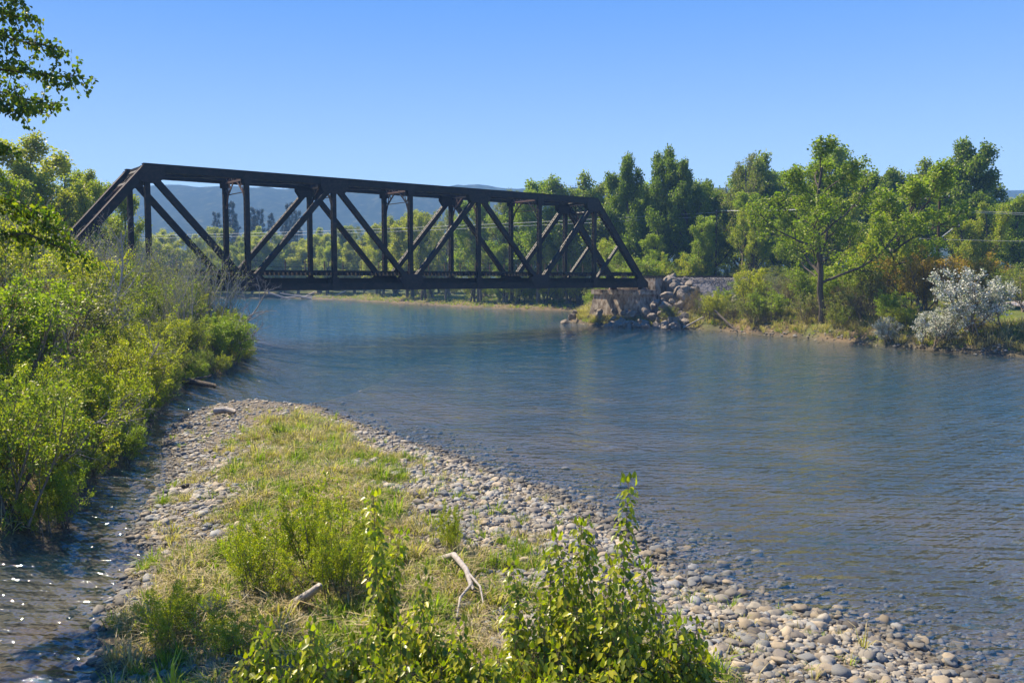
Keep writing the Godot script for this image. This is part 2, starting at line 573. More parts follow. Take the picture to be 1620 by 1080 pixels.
# ---------------------------------------------------------------- the bridge
func make_bridge() -> void:
	var b := thing("truss_bridge", "long dark rusty steel railway truss bridge spanning the river", "bridge", BRIDGE_AT, BRIDGE_TURN)
	var yb := 4.6
	var yt := 13.95
	var near := 0.0
	var far := -TRUSS_GAP
	var L := func(s: float, z: float) -> Vector3: return Vector3(s * PANEL, yb, z)
	var U := func(s: float, z: float) -> Vector3: return Vector3(s * PANEL, yt, z)
	var post_st := M.new()
	post_st.member(Vector3(0, yb + 0.31, 0), Vector3(0, yt - 0.34, 0), 0.36, 0.40)
	var post := post_st.made(mt.steel)
	for z in [near, far]:
		var st := M.new()
		# top chord: deep box with a wide cover plate and lips
		st.member(U.call(1, z) + Vector3(-0.25, 0, 0), U.call(7, z) + Vector3(0.25, 0, 0), 0.5, 0.62)
		st.bar(U.call(1, z) + Vector3(-0.3, 0.325, 0), U.call(7, z) + Vector3(0.3, 0.325, 0), 0.66, 0.03)
		part("top_chord", st.made(mt.steel), b)
		st = M.new()
		st.member(L.call(-0.04, z), L.call(8.05, z), 0.46, 0.62)
		for i in 16:
			st.box(Vector3((i + 0.5) * PANEL / 2, yb + 0.31, z), Vector3(0.5, 0.02, 0.5))
		part("bottom_chord", st.made(mt.steel), b)
		for e in [[0, 1], [8, 7]]:
			st = M.new()
			st.member(L.call(e[0], z), U.call(e[1], z), 0.5, 0.62)
			var dn: Vector3 = (U.call(e[1], z) - L.call(e[0], z)).normalized()
			var nn := Vector3(-dn.y, dn.x, 0) * signf(dn.x)
			st.bar(L.call(e[0], z) + nn * 0.325, U.call(e[1], z) + nn * 0.325, 0.66, 0.03)
			var p := part("end_post", st.made(mt.steel), b)
			# the rusted edge angles along the cover plate
			for q in [-1.0, 1.0]:
				st = M.new()
				st.bar(L.call(e[0], z) + nn * 0.35 + Vector3(0, 0, q * 0.3), U.call(e[1], z) + nn * 0.35 + Vector3(0, 0, q * 0.3), 0.07, 0.022)
				part("edge_angle", st.made(mt.rust), p)
			# half-panel strut
			st = M.new()
			st.member(L.call(absf(e[1]), z) + Vector3(0, 0.3, 0), (L.call(e[0], z) + U.call(e[1], z)) / 2.0, 0.3, 0.3)
			part("sub_strut", st.made(mt.steel), b)
		for s in range(1, 8):
			part("vertical", post, b, Vector3(s * PANEL, 0, z))
		for e in [[1, 2], [3, 2], [3, 4], [5, 4], [5, 6], [7, 6]]:
			st = M.new()
			var heavy := 0.5 if e[0] in [1, 7] else 0.44
			st.member(U.call(e[0], z) + Vector3(0, -0.2, 0), L.call(e[1], z) + Vector3(0, 0.2, 0), 0.4, heavy)
			part("diagonal", st.made(mt.steel), b)
		for s in range(0, 9):
			for q in [-1.0, 1.0]:
				st = M.new()
				var zz: float = z + q * 0.275
				var big: bool = s % 2 == 0
				if s == 0 or s == 8:
					var k := 1.0 if s == 0 else -1.0
					plate(st, [Vector3(-0.5 * k, -0.32, 0), Vector3(1.2 * k, -0.32, 0), Vector3(1.35 * k, 0.5, 0), Vector3(0.75 * k, 1.15, 0), Vector3(-0.1 * k, 0.6, 0), Vector3(-0.5 * k, 0.3, 0)], Vector3(s * PANEL, yb, zz))
				elif big:
					plate(st, [Vector3(-0.75, -0.34, 0), Vector3(0.75, -0.34, 0), Vector3(1.35, 0.75, 0), Vector3(0.95, 1.15, 0), Vector3(-0.95, 1.15, 0), Vector3(-1.35, 0.75, 0)], Vector3(s * PANEL, yb, zz))
				else:
					plate(st, [Vector3(-0.35, -0.33, 0), Vector3(0.35, -0.33, 0), Vector3(0.3, 0.85, 0), Vector3(-0.3, 0.85, 0)], Vector3(s * PANEL, yb, zz))
				part("gusset_plate", st.made(mt.gusset), b)
				if s > 0 and s < 8:
					st = M.new()
					if s == 1 or s == 7:
						var k := 1.0 if s == 1 else -1.0
						plate(st, [Vector3(-0.9 * k, -0.62, 0), Vector3(-0.35 * k, -1.15, 0), Vector3(0.7 * k, -1.15, 0), Vector3(1.3 * k, -0.75, 0), Vector3(1.35 * k, 0.2, 0), Vector3(-0.35 * k, 0.2, 0)], Vector3(s * PANEL, yt, zz))
					elif not big:
						plate(st, [Vector3(-1.35, -0.55, 0), Vector3(-1.0, -1.05, 0), Vector3(1.0, -1.05, 0), Vector3(1.35, -0.55, 0), Vector3(1.35, 0.25, 0), Vector3(-1.35, 0.25, 0)], Vector3(s * PANEL, yt, zz))
					else:
						plate(st, [Vector3(-0.35, -0.7, 0), Vector3(0.35, -0.7, 0), Vector3(0.4, 0.2, 0), Vector3(-0.4, 0.2, 0)], Vector3(s * PANEL, yt, zz))
					part("gusset_plate", st.made(mt.gusset), b)
	# top struts, sway frames and laterals between the two trusses
	for s in range(1, 8):
		var st := M.new()
		for dy in [0.2, -0.28]:
			st.bar(U.call(s, far) + Vector3(0, dy, 0.2), U.call(s, near) + Vector3(0, dy, -0.2), 0.1, 0.16, Vector3(1, 0, 0))
		for i in 8:
			var z0 := lerpf(far + 0.25, near - 0.25, i / 8.0)
			var z1 := lerpf(far + 0.25, near - 0.25, (i + 1) / 8.0)
			var up := 0.2 if i % 2 == 0 else -0.28
			st.bar(Vector3(s * PANEL, yt + up, z0), Vector3(s * PANEL, yt - 0.08 - up, z1), 0.06, 0.03, Vector3(1, 0, 0))
		part("top_strut", st.made(mt.rust if s % 2 == 0 else mt.steel), b)
		if s > 1 and s < 7:
			for e in [[near - 0.2, -1.0], [far + 0.2, 1.0]]:
				st = M.new()
				var foot := Vector3(s * PANEL, yt - 2.5, e[0])
				var knee := Vector3(s * PANEL, yt - 1.35, e[0] + e[1] * 0.55)
				var head := Vector3(s * PANEL, yt - 0.3, e[0] + e[1] * 1.9)
				var mid := Vector3(s * PANEL, yt - 0.3, e[0] + e[1] * 0.9)
				st.bar(foot, knee, 0.09, 0.12, Vector3(1, 0, 0))
				st.bar(knee, head, 0.09, 0.12, Vector3(1, 0, 0))
				st.bar(knee, Vector3(s * PANEL, yt - 0.9, e[0]), 0.07, 0.07, Vector3(1, 0, 0))
				st.bar(knee.lerp(head, 0.4), mid, 0.07, 0.07, Vector3(1, 0, 0))
				st.bar(knee, mid, 0.06, 0.06, Vector3(1, 0, 0))
				part("sway_brace", st.made(mt.rust if s % 3 == 2 else mt.steel), b)
			st = M.new()
			st.bar(Vector3(s * PANEL, yt - 1.35, near - 0.75), Vector3(s * PANEL, yt - 1.35, far + 0.75), 0.07, 0.07, Vector3(1, 0, 0))
			part("sway_tie", st.made(mt.steel), b)
		if s < 7:
			for q in [[near, far], [far, near]]:
				st = M.new()
				st.bar(U.call(s, q[0]) + Vector3(0, -0.12 + 0.07 * signf(q[0] - q[1]), 0), U.call(s + 1, q[1]) + Vector3(0, -0.12 + 0.07 * signf(q[0] - q[1]), 0), 0.3, 0.12)
				part("lateral_brace", st.made(mt.steel), b)
	# portals in the plane of the end posts
	for e in [[0, 1], [8, 7]]:
		var foot: Vector3 = L.call(e[0], 0)
		var top: Vector3 = U.call(e[1], 0)
		var dn := (top - foot).normalized()
		var nn := Vector3(-dn.y, dn.x, 0) * signf(dn.x)
		var at := func(along: float, z: float) -> Vector3: return top - dn * along + Vector3(0, 0, z)
		var st := M.new()
		for a in [0.1, 1.5]:
			st.bar(at.call(a, near), at.call(a, far), 0.3, 0.16, dn)
		for i in 6:
			var z0 := lerpf(near, far, i / 6.0)
			var z1 := lerpf(near, far, (i + 1) / 6.0)
			st.bar(at.call(0.1, z0), at.call(1.5, z1), 0.08, 0.05, nn)
			st.bar(at.call(1.5, z0), at.call(0.1, z1), 0.08, 0.06, nn)
		part("portal_frame", st.made(mt.steel), b)
		for q in [[near - 0.2, -1.0], [far + 0.2, 1.0]]:
			st = M.new()
			var pts := []
			for i in 6:
				var a := PI / 2 * i / 5.0
				pts.append(at.call(1.5 + 1.8 * (1 - sin(a)), q[0] + q[1] * 1.6 * (1 - cos(a))))
			for i in 5:
				st.bar(pts[i], pts[i + 1], 0.12, 0.07, nn)
			st.bar(pts[2], at.call(1.5, q[0]), 0.08, 0.05, nn)
			part("portal_knee", st.made(mt.rust), b)
	# floor: beams, stringers, ties, rails
	for s in range(0, 9):
		var st := M.new()
		var x := s * PANEL
		st.bar(Vector3(x, yb + 0.25, near - 0.22), Vector3(x, yb + 0.25, far + 0.22), 1.0, 0.03, Vector3.UP)
		for y in [-0.25, 0.75]:
			st.bar(Vector3(x, yb + y, near - 0.22), Vector3(x, yb + y, far + 0.22), 0.34, 0.035, Vector3(1, 0, 0))
		part("floor_beam", st.made(mt.steel), b)
	for z in [-1.45, -3.45]:
		var st := M.new()
		st.bar(Vector3(-0.4, yb + 0.36, z), Vector3(8 * PANEL + 0.4, yb + 0.36, z), 0.03, 0.8)
		for y in [-0.04, 0.76]:
			st.bar(Vector3(-0.4, yb + y, z), Vector3(8 * PANEL + 0.4, yb + y, z), 0.3, 0.03)
		part("stringer", st.made(mt.steel), b)
	for s in 8:
		for q in [[near - 0.2, far + 0.2], [far + 0.2, near - 0.2]]:
			var st := M.new()
			st.bar(Vector3(s * PANEL, yb - 0.18, q[0]), Vector3((s + 1) * PANEL, yb - 0.22 + 0.04 * signf(q[0] - q[1]), q[1]), 0.2, 0.09)
			part("lateral_brace", st.made(mt.steel), b)
	var tie_st := M.new()
	tie_st.box(Vector3.ZERO, Vector3(0.2, 0.26, 4.1))
	var tie := tie_st.made(mt.tie)
	var rng := RandomNumberGenerator.new()
	rng.seed = 3
	for i in 154:
		var o := part("tie", tie, b, Vector3(0.05 + i * 0.4155, yb + 1.135 + 0.005 * (i % 3), -TRUSS_GAP / 2 + rng.randf_range(-0.05, 0.05)))
		o.rotation.y = rng.randf_range(-0.01, 0.01)
	for z in [-1.73, -3.17, -2.1, -2.8]:
		var st := M.new()
		rail_bar(st, Vector3(-0.5, yb + 1.285, z), Vector3(8 * PANEL + 1.5, yb + 1.285, z), 1.0 if absf(z + 2.45) > 0.5 else 0.75)
		part("rail", st.made(mt.rail), b)
	for z in [-0.55, -4.35]:
		var st := M.new()
		st.bar(Vector3(-0.3, yb + 1.36, z), Vector3(8 * PANEL + 0.3, yb + 1.36, z), 0.2, 0.16)
		part("guard_timber", st.made(mt.tie), b)
	# walkway with a cable railing outside the far truss
	var wk := M.new()
	wk.bar(Vector3(-0.3, yb + 1.2, far - 0.85), Vector3(8 * PANEL + 0.3, yb + 1.2, far - 0.85), 1.0, 0.06)
	part("walkway", wk.made(mt.tie), b)
	var ps := M.new()
	ps.box(Vector3(0, 0.6, 0), Vector3(0.07, 1.2, 0.07))
	ps.box(Vector3(0, -0.12, 0.5), Vector3(0.08, 0.12, 1.4))
	var rp := ps.made(mt.rust)
	for i in 33:
		part("railing_post", rp, b, Vector3(0.1 + i * 2.0, yb + 1.2, far - 1.3))
	for y in [0.6, 1.15]:
		var st := M.new()
		st.bar(Vector3(0.1, yb + 1.2 + y, far - 1.3), Vector3(64.1, yb + 1.2 + y, far - 1.3), 0.02, 0.02)
		part("railing_cable", st.made(mt.steel), b)

func plate(st: M, p: Array, at: Vector3) -> void:
	var n := p.size()
	var c := Vector3.ZERO
	for q in p:
		c += q / n
	for k in [-1.0, 1.0]:
		for i in n:
			var a: Vector3 = at + p[i] + Vector3(0, 0, 0.012 * k)
			var d: Vector3 = at + p[(i + 1) % n] + Vector3(0, 0, 0.012 * k)
			var e: Vector3 = at + c + Vector3(0, 0, 0.012 * k)
			var up := (d - a).cross(e - a).z
			if up * k > 0:
				st.tri(a, d, e)
			else:
				st.tri(d, a, e)
	for i in n:
		var a: Vector3 = at + p[i]
		var d: Vector3 = at + p[(i + 1) % n]
		st.quad(a + Vector3(0, 0, 0.012), a - Vector3(0, 0, 0.012), d - Vector3(0, 0, 0.012), d + Vector3(0, 0, 0.012))

func rail_bar(st: M, a: Vector3, b: Vector3, k: float) -> void:
	st.bar(a + Vector3(0, 0.012 * k, 0), b + Vector3(0, 0.012 * k, 0), 0.14 * k, 0.024 * k)
	st.bar(a + Vector3(0, 0.08 * k, 0), b + Vector3(0, 0.08 * k, 0), 0.02, 0.11 * k)
	st.bar(a + Vector3(0, 0.155 * k, 0), b + Vector3(0, 0.155 * k, 0), 0.07 * k, 0.04 * k)

# ---------------------------------------------------------------- railway, pier, abutments
func tapered(st: M, o: Vector3, bottom: Vector2, top: Vector2, y0: float, y1: float) -> void:
	var p := []
	for k in [[-1, 1], [1, 1], [1, -1], [-1, -1]]:
		p.append([o + Vector3(k[0] * bottom.x / 2, y0, k[1] * bottom.y / 2), o + Vector3(k[0] * top.x / 2, y1, k[1] * top.y / 2)])
	for i in 4:
		var q: Array = p[(i + 1) % 4]
		st.quad(p[i][0], q[0], q[1], p[i][1])
	st.quad(p[0][1], p[1][1], p[2][1], p[3][1])
	st.quad(p[3][0], p[2][0], p[1][0], p[0][0])

func make_railway() -> void:
	var t1 := 8 * PANEL
	var pier := thing("bridge_pier", "stained concrete pier carrying the bridge end above the boulders", "pier", BRIDGE_AT, BRIDGE_TURN)
	var st := M.new()
	tapered(st, Vector3(t1 - 0.7, 0, -2.45), Vector2(3.9, 9.6), Vector2(2.7, 7.6), -1.2, 3.45)
	part("shaft", st.made(mt.concrete), pier)
	st = M.new()
	st.box(Vector3(t1 - 0.7, 3.72, -2.45), Vector3(3.1, 0.54, 8.2))
	part("cap", st.made(mt.concrete), pier)
	for z in [0.0, -TRUSS_GAP]:
		st = M.new()
		tapered(st, Vector3(t1 - 0.15, 0, z), Vector2(0.9, 0.8), Vector2(0.5, 0.6), 3.99, 4.27)
		part("bearing", st.made(mt.rust), pier)
	for e in [[t1 + 1.75, 1.0, "pale concrete abutment behind the bridge end above the heaped boulders"], [-1.3, -1.0, "concrete abutment under the bridge end hidden in bank shrubs"]]:
		var ab := thing("bridge_abutment", e[2], "abutment", BRIDGE_AT, BRIDGE_TURN)
		st = M.new()
		st.box(Vector3(e[0], 2.9, -2.45), Vector3(1.3, 4.9, 6.6))
		part("back_wall", st.made(mt.concrete), ab)
		for z in [0.95, -5.85]:
			st = M.new()
			var a := Vector3(e[0] + e[1] * 0.66, 0, z)
			var x: float = e[1] * 3.2
			var o := M.new()
			for q in [-0.2, 0.2]:
				var p0 := a + Vector3(0, 0.5, q)
				var p1 := a + Vector3(x, 3.6, q)
				var p2 := a + Vector3(x, 5.0, q)
				var p3 := a + Vector3(0, 5.55, q)
				if q * e[1] > 0:
					o.quad(p0, p1, p2, p3)
				else:
					o.quad(p3, p2, p1, p0)
			o.quad(a + Vector3(0, 5.55, -0.2), a + Vector3(0, 5.55, 0.2), a + Vector3(x, 5.0, 0.2), a + Vector3(x, 5.0, -0.2))
			part("wing_wall", o.made(mt.concrete), ab)
		if e[1] < 0:
			st = M.new()
			tapered(st, Vector3(0.6, 0, -2.45), Vector2(3.6, 8.2), Vector2(2.8, 7.4), 0.5, 3.98)
			part("seat", st.made(mt.concrete), ab)
	# embankments
	for e in [[66.9, 260.0], [-2.6, -140.0]]:
		st = M.new()
		var steps := 90
		var cross := [[-9.5, -9], [-5.5, 0.66], [-4.2, 0.94], [-3.2, 1.0], [3.2, 1.0], [4.2, 0.94], [5.5, 0.66], [9.5, -9]]
		var prof := [[-11.0, 0.6], [-7.2, 2.75], [-4.6, 4.45], [-3.3, 5.22], [-2.9, 5.34], [2.9, 5.34], [3.3, 5.22], [4.6, 4.45], [7.2, 2.75], [11.0, 0.6]]
		for i in steps + 1:
			var t := lerpf(e[0], e[1], pow(float(i) / steps, 1.5))
			for k in prof.size():
				var wob := rough.get_noise_2d(t * 0.6 + k * 19.0, e[0]) * 0.22 * (1.0 if absf(prof[k][0]) > 3.5 else 0.2)
				st.v.append(Vector3(t, prof[k][1] + wob, -2.45 + prof[k][0] * signf(e[1])))
				st.c.append(Color.WHITE)
				st.n.append(Vector3.UP)
		var w := prof.size()
		for i in steps + 1:
			for k in w:
				var a := st.v[i * w + mini(k + 1, w - 1)] - st.v[i * w + maxi(k - 1, 0)]
				var d := st.v[mini(i + 1, steps) * w + k] - st.v[maxi(i - 1, 0) * w + k]
				var nn := d.cross(a).normalized()
				st.n[i * w + k] = nn if nn.y > 0 else -nn
		for i in steps:
			for k in w - 1:
				var a := i * w + k
				st.ix.append_array(PackedInt32Array([a, a + 1, a + w, a + 1, a + w + 1, a + w]))
		# end slope
		for k in range(1, w - 1):
			st.tri(st.v[k], st.v[k + 1], Vector3(e[0] - signf(e[1]) * 0.02, 0.6, -2.45))
		var o := struct("railway_embankment", st.made(mt.ballast))
		o.position = BRIDGE_AT
		o.rotation.y = BRIDGE_TURN
	var ts := M.new()
	ts.box(Vector3.ZERO, Vector3(0.23, 0.18, 2.6))
	var tie := ts.made(mt.tie)
	for e in [[66.2, 250.0, "railway track running off along the ballast bank into the trees"], [-0.8, -130.0, "railway track on the approach behind the bank shrubs"]]:
		var tr := thing("railway_track", e[2], "railway track", BRIDGE_AT, BRIDGE_TURN)
		for i in 110:
			part("tie", tie, tr, Vector3(e[0] + signf(e[1]) * (0.3 + i * 0.55), 5.4, -2.45))
		for z in [-1.73, -3.17]:
			st = M.new()
			rail_bar(st, Vector3(e[0], 5.5, z), Vector3(e[1], 5.5, z), 1.0)
			part("rail", st.made(mt.rail), tr)

# ---------------------------------------------------------------- stones
func cobble_mesh(s: int) -> ArrayMesh:
	var rng := RandomNumberGenerator.new()
	rng.seed = 100 + s
	var f := FastNoiseLite.new()
	f.seed = s
	f.frequency = 0.7
	var m := M.new()
	var rings := 6
	var segs := 9
	var k := Vector3(1.0, rng.randf_range(0.34, 0.66), rng.randf_range(0.6, 0.92))
	for j in rings + 1:
		for i in segs:
			var a := PI * j / rings
			var b := TAU * i / segs
			var p := Vector3(sin(a) * cos(b), cos(a), sin(a) * sin(b))
			p = p * (1.0 + 0.55 * f.get_noise_3dv(p * 1.5))
			m.v.append(p * k)
			m.n.append(Vector3.ZERO)
			m.c.append(Color.WHITE)
	for j in rings:
		for i in segs:
			var a := j * segs + i
			var b := j * segs + (i + 1) % segs
			for t in [[a, b, b + segs], [a, b + segs, a + segs]]:
				var nn := (m.v[t[1]] - m.v[t[0]]).cross(m.v[t[2]] - m.v[t[0]])
				if nn.length() < 1e-6:
					continue
				for q in t:
					m.n[q] += nn
				m.ix.append(t[0]); m.ix.append(t[2]); m.ix.append(t[1])
	for row in [0, rings]:
		for i in segs:
			m.n[row * segs + i] = Vector3(0, 1 if row == 0 else -1, 0)
	for i in m.n.size():
		m.n[i] = m.n[i].normalized()
	return m.made(mt.cobble)

func boulder_mesh(s: int) -> ArrayMesh:
	var rng := RandomNumberGenerator.new()
	rng.seed = 500 + s
	var planes := []
	for i in 16:
		planes.append([Vector3(rng.randfn(), rng.randfn(), rng.randfn()).normalized(), rng.randf_range(0.52, 0.76)])
	var pts := []
	var rings := 10
	var segs := 14
	for j in rings + 1:
		for i in segs:
			var a := PI * j / rings
			var b := TAU * (i + 0.5 * (j % 2)) / segs
			var p := Vector3(sin(a) * cos(b), cos(a), sin(a) * sin(b))
			for q in planes:
				var over: float = p.dot(q[0]) - q[1]
				if over > 0:
					p -= q[0] * over
			pts.append(p * Vector3(1, 0.75, 0.85))
	var m := M.new()
	for j in rings:
		for i in segs:
			var a: Vector3 = pts[j * segs + i]
			var b: Vector3 = pts[j * segs + (i + 1) % segs]
			var d: Vector3 = pts[(j + 1) * segs + (i + 1) % segs]
			var e: Vector3 = pts[(j + 1) * segs + i]
			m.tri(a, b, d)
			m.tri(a, d, e)
	return m.made(mt.rock)

var stone_meshes := []
var boulder_meshes := []

func stone_color(rng: RandomNumberGenerator) -> Color:
	var k := rng.randf()
	var l := rng.randf_range(0.75, 1.5)
	if k < 0.45:
		return Color(0.33, 0.295, 0.24) * l
	if k < 0.65:
		return Color(0.25, 0.25, 0.24) * l
	if k < 0.85:
		return Color(0.38, 0.31, 0.22) * l
	return Color(0.16, 0.14, 0.12) * l

func flat_turn(rng: RandomNumberGenerator, size: float, tilt := 0.3) -> Basis:
	var b := Basis(Vector3.UP, rng.randf() * TAU) * Basis(Vector3.RIGHT, rng.randfn() * tilt)
	return b.scaled_local(Vector3.ONE * size)

func many(called: String, mesh: Mesh, where: Array, cols: Array, label: String, category: String) -> MultiMeshInstance3D:
	var mm := MultiMesh.new()
	mm.transform_format = MultiMesh.TRANSFORM_3D
	mm.use_colors = true
	mm.mesh = mesh
	mm.instance_count = where.size()
	for i in where.size():
		mm.set_instance_transform(i, where[i])
		mm.set_instance_color(i, cols[i])
	var o := MultiMeshInstance3D.new()
	o.name = numbered(called)
	o.multimesh = mm
	add_child(o)
	o.set_meta("kind", "stuff")
	tag(o, label, category)
	return o

func make_stones() -> void:
	var rng := RandomNumberGenerator.new()
	rng.seed = 41
	for i in 6:
		stone_meshes.append(cobble_mesh(i))
	for i in 7:
		boulder_meshes.append(boulder_mesh(i))
	var where := [[], [], [], [], [], []]
	var cols := [[], [], [], [], [], []]
	var big := []
	var tries := 0
	while tries < 90000:
		tries += 1
		var d := 10.0 + 29.5 * rng.randf() * rng.randf_range(0.4, 1.0)
		var x := rng.randf_range(-14.0, 9.0)
		var db := look_up(dbar, x, d)
		if db < -2.6 or (db < 0 and rng.randf() > exp(db * (1.1 if x > lerpf(-1.0, -9.0, (d - 10) / 26.0) else 5.0)) * 0.8):
			continue
		var g := turf(x, d) if db > 0 else 0.0
		if rng.randf() < g * 0.93:
			continue
		var size := 0.028 + 0.05 * pow(rng.randf(), 2.2)
		if rng.randf() < 0.06:
			size = rng.randf_range(0.08, 0.15)
		size *= lerpf(1.0, 0.85, smoothstep(18.0, 28.0, d))
		var h := look_up(hgt, x, d)
		var at := Vector3(x, h + size * 0.22, -d)
		var b := flat_turn(rng, size)
		var c := stone_color(rng)
		if db < 0.25:
			c = c * 0.5
		if size > 0.078 and db > -1.2 and big.size() < 300 and d < 20:
			big.append([Transform3D(b, at), c, db])
			continue
		var k := rng.randi() % 6
		where[k].append(Transform3D(b, at))
		cols[k].append(c)
	for k in 6:
		many("gravel", stone_meshes[k], where[k], cols[k], "river-worn cobbles and pebbles covering the gravel bar", "gravel")
	var tones := []
	for i in 8:
		var m: StandardMaterial3D = mt.cobble.duplicate()
		m.albedo_color = stone_color(rng).linear_to_srgb()
		tones.append(m)
	for q in big:
		var o := MeshInstance3D.new()
		o.name = numbered("cobble")
		o.mesh = stone_meshes[rng.randi() % 6]
		o.set_surface_override_material(0, tones[rng.randi() % 8])
		add_child(o)
		o.transform = q[0]
		if q[2] < 0.0:
			tag(o, "rounded river cobble standing in the shallows off the gravel bar", "cobble", "cobbles in the shallows")
		else:
			tag(o, "large rounded river cobble lying among the gravel of the bar", "cobble", "large cobbles on the gravel bar")
	# riprap round the pier and below the abutment
	var spots := []
	while spots.size() < 135:
		var t := rng.randf_range(57.0, 72.0)
		var u := rng.randf_range(-8.0, 9.5)
		if t < 66 and t > 60.6 and u > -7.5 and u < 2.8:
			continue
		if t < 60.6 and (u < 0.5 and rng.randf() < 0.75):
			continue
		if t > 66 and (u < 0.6 or rng.randf() < (t - 66) / 7.0):
			continue
		spots.append(Vector2(t, u))
	var e := Vector2(cos(BRIDGE_TURN), sin(BRIDGE_TURN))
	for s in spots:
		var p: Vector2 = Vector2(BRIDGE_AT.x, -BRIDGE_AT.z) + e * s.x + Vector2(e.y, -e.x) * s.y
		var h := bank_height(p.x, p.y)
		if h < -0.9:
			continue
		var size := rng.randf_range(0.45, 0.95) if s.y > 1.5 else rng.randf_range(0.35, 0.7)
		if rng.randf() < 0.3 and s.x > 65:
			size *= 1.6
		var o := MeshInstance3D.new()
		o.name = numbered("boulder")
		o.mesh = boulder_meshes[rng.randi() % 7]
		add_child(o)
		o.transform = Transform3D(Basis(Vector3(rng.randfn(), rng.randfn(), rng.randfn()).normalized(), rng.randf() * TAU).scaled_local(Vector3.ONE * size), Vector3(p.x, maxf(h, -0.1) + size * 0.2, -p.y))
		if s.x > 66:
			tag(o, "angular brown boulder heaped below the pale abutment wall", "boulder", "boulders below the abutment")
		elif h < 0.3:
			tag(o, "angular boulder at the water's edge below the bridge pier", "boulder", "boulders at the pier's water line")
		else:
			tag(o, "angular brown boulder piled against the bridge pier", "boulder", "boulders round the pier")
	# loose ballast on the slope beside the track
	var w4 := []
	var c4 := []
	for i in 9000:
		var t := 67.0 + 26.0 * rng.randf() * rng.randf_range(0.5, 1.0)
		var u := rng.randf_range(0.6, 8.0)
		var p := Vector2(BRIDGE_AT.x, -BRIDGE_AT.z) + e * t + Vector2(e.y, -e.x) * u
		var h := ridge_height(p.x, p.y)
		var size := rng.randf_range(0.05, 0.11)
		w4.append(Transform3D(flat_turn(rng, size, 0.9), Vector3(p.x, h + 0.05, -p.y)))
		c4.append(Color(0.27, 0.245, 0.235) * rng.randf_range(0.5, 1.4))
	many("ballast", stone_meshes[3], w4, c4, "loose grey ballast stones on the slope beside the track", "ballast")
	# pale stones along the far waterlines
	var w2 := []
	var c2 := []
	for i in RIGHT.size() - 7:
		if i < 1:
			continue
		var a := RIGHT[i]
		var b := RIGHT[i + 1]
		var n := int((b - a).length() * (13.0 if a.y < 125 else 5.0))
		for k in n:
			var p := a.lerp(b, rng.randf()) + Vector2(rng.randfn(), rng.randfn()) * (0.6 if a.y < 125 else 1.5)
			var h := look_up(hgt, p.x, p.y)
			if h > -0.25 and h < 0.9:
				var size := 0.05 + 0.15 * pow(rng.randf(), 2.5)
				w2.append(Transform3D(flat_turn(rng, size), Vector3(p.x, h + size * 0.2, -p.y)))
				c2.append(stone_color(rng) * 0.8)
	many("shore_stones", stone_meshes[1], w2, c2, "pale stones strewn along the far waterline under the bank", "stones")

# ---------------------------------------------------------------- plants
func rdir(rng: RandomNumberGenerator) -> Vector3:
	return Vector3(rng.randfn(), rng.randfn(), rng.randfn()).normalized()

# spec: length r levels kids ratio angle up wander segs from
func branch(w: M, tips: Array, p: Vector3, dir: Vector3, length: float, r: float, lvl: int, s: Dictionary, rng: RandomNumberGenerator) -> void:
	var segs: int = s.segs[lvl]
	var last: bool = lvl == s.kids.size()
	var pts := [p]
	var rad := [r]
	var dirs := [dir]
	for i in segs:
		dir = (dir + rdir(rng) * float(s.wander[lvl]) + Vector3.UP * float(s.up[lvl])).normalized()
		p += dir * length / segs
		pts.append(p)
		rad.append(maxf(r * lerpf(1.0, 0.3, float(i + 1) / segs), 0.003))
		dirs.append(dir)
	if r > s.get("thin", 0.0):
		w.tube(pts, rad, maxi(3, 7 - 2 * lvl))
	if last:
		for i in range(1, pts.size()):
			tips.append([pts[i - 1], pts[i], dirs[i]])
		return
	if lvl > 0:
		tips.append([pts[segs - 1], pts[segs], dirs[segs]])
	var n: int = s.kids[lvl]
	var turn := rng.randf() * TAU
	for k in n:
		var f: float = lerpf(s.from[lvl], 0.98, (k + rng.randf()) / n)
		var q := f * segs
		var i := mini(int(q), segs - 1)
		var at: Vector3 = pts[i].lerp(pts[i + 1], q - i)
		turn += 2.4 + rng.randfn() * 0.4
		var d: Vector3 = dirs[i + 1]
		var side := d.cross(Vector3(0.2, 0.1, 0.97)).normalized().rotated(d, turn)
		var ang: float = s.angle[lvl] * rng.randf_range(0.7, 1.25)
		var cd := (d * cos(ang) + side * sin(ang)).normalized()
		var cl: float = length * s.ratio[lvl] * rng.randf_range(0.7, 1.2) * lerpf(1.15, s.get("top", 0.6), f)
		branch(w, tips, at, cd, cl, rad[i] * 0.55, lvl + 1, s, rng)

func mix_color(pal: Array, rng: RandomNumberGenerator) -> Color:
	var a: Color = pal[rng.randi() % pal.size()]
	return a * rng.randf_range(0.75, 1.25)

func dress(tips: Array, per: float, spread: float, l: float, wd: float, pal: Array, droop: float, rng: RandomNumberGenerator) -> M:
	var m := M.new()
	for t in tips:
		var n := int(per + rng.randf())
		var tone: Color = mix_color(pal, rng)
		for k in n:
			var p: Vector3 = t[0].lerp(t[1], rng.randf()) + rdir(rng) * spread * sqrt(rng.randf())
			var d: Vector3 = (t[2] * 0.4 + rdir(rng) - Vector3.UP * droop).normalized()
			var up := (Vector3.UP * 0.6 + rdir(rng)).normalized()
			var q := rng.randf_range(0.7, 1.25)
			m.leaf(p, d, up, l * q, wd * q, tone.lerp(mix_color(pal, rng), 0.45))
	return m

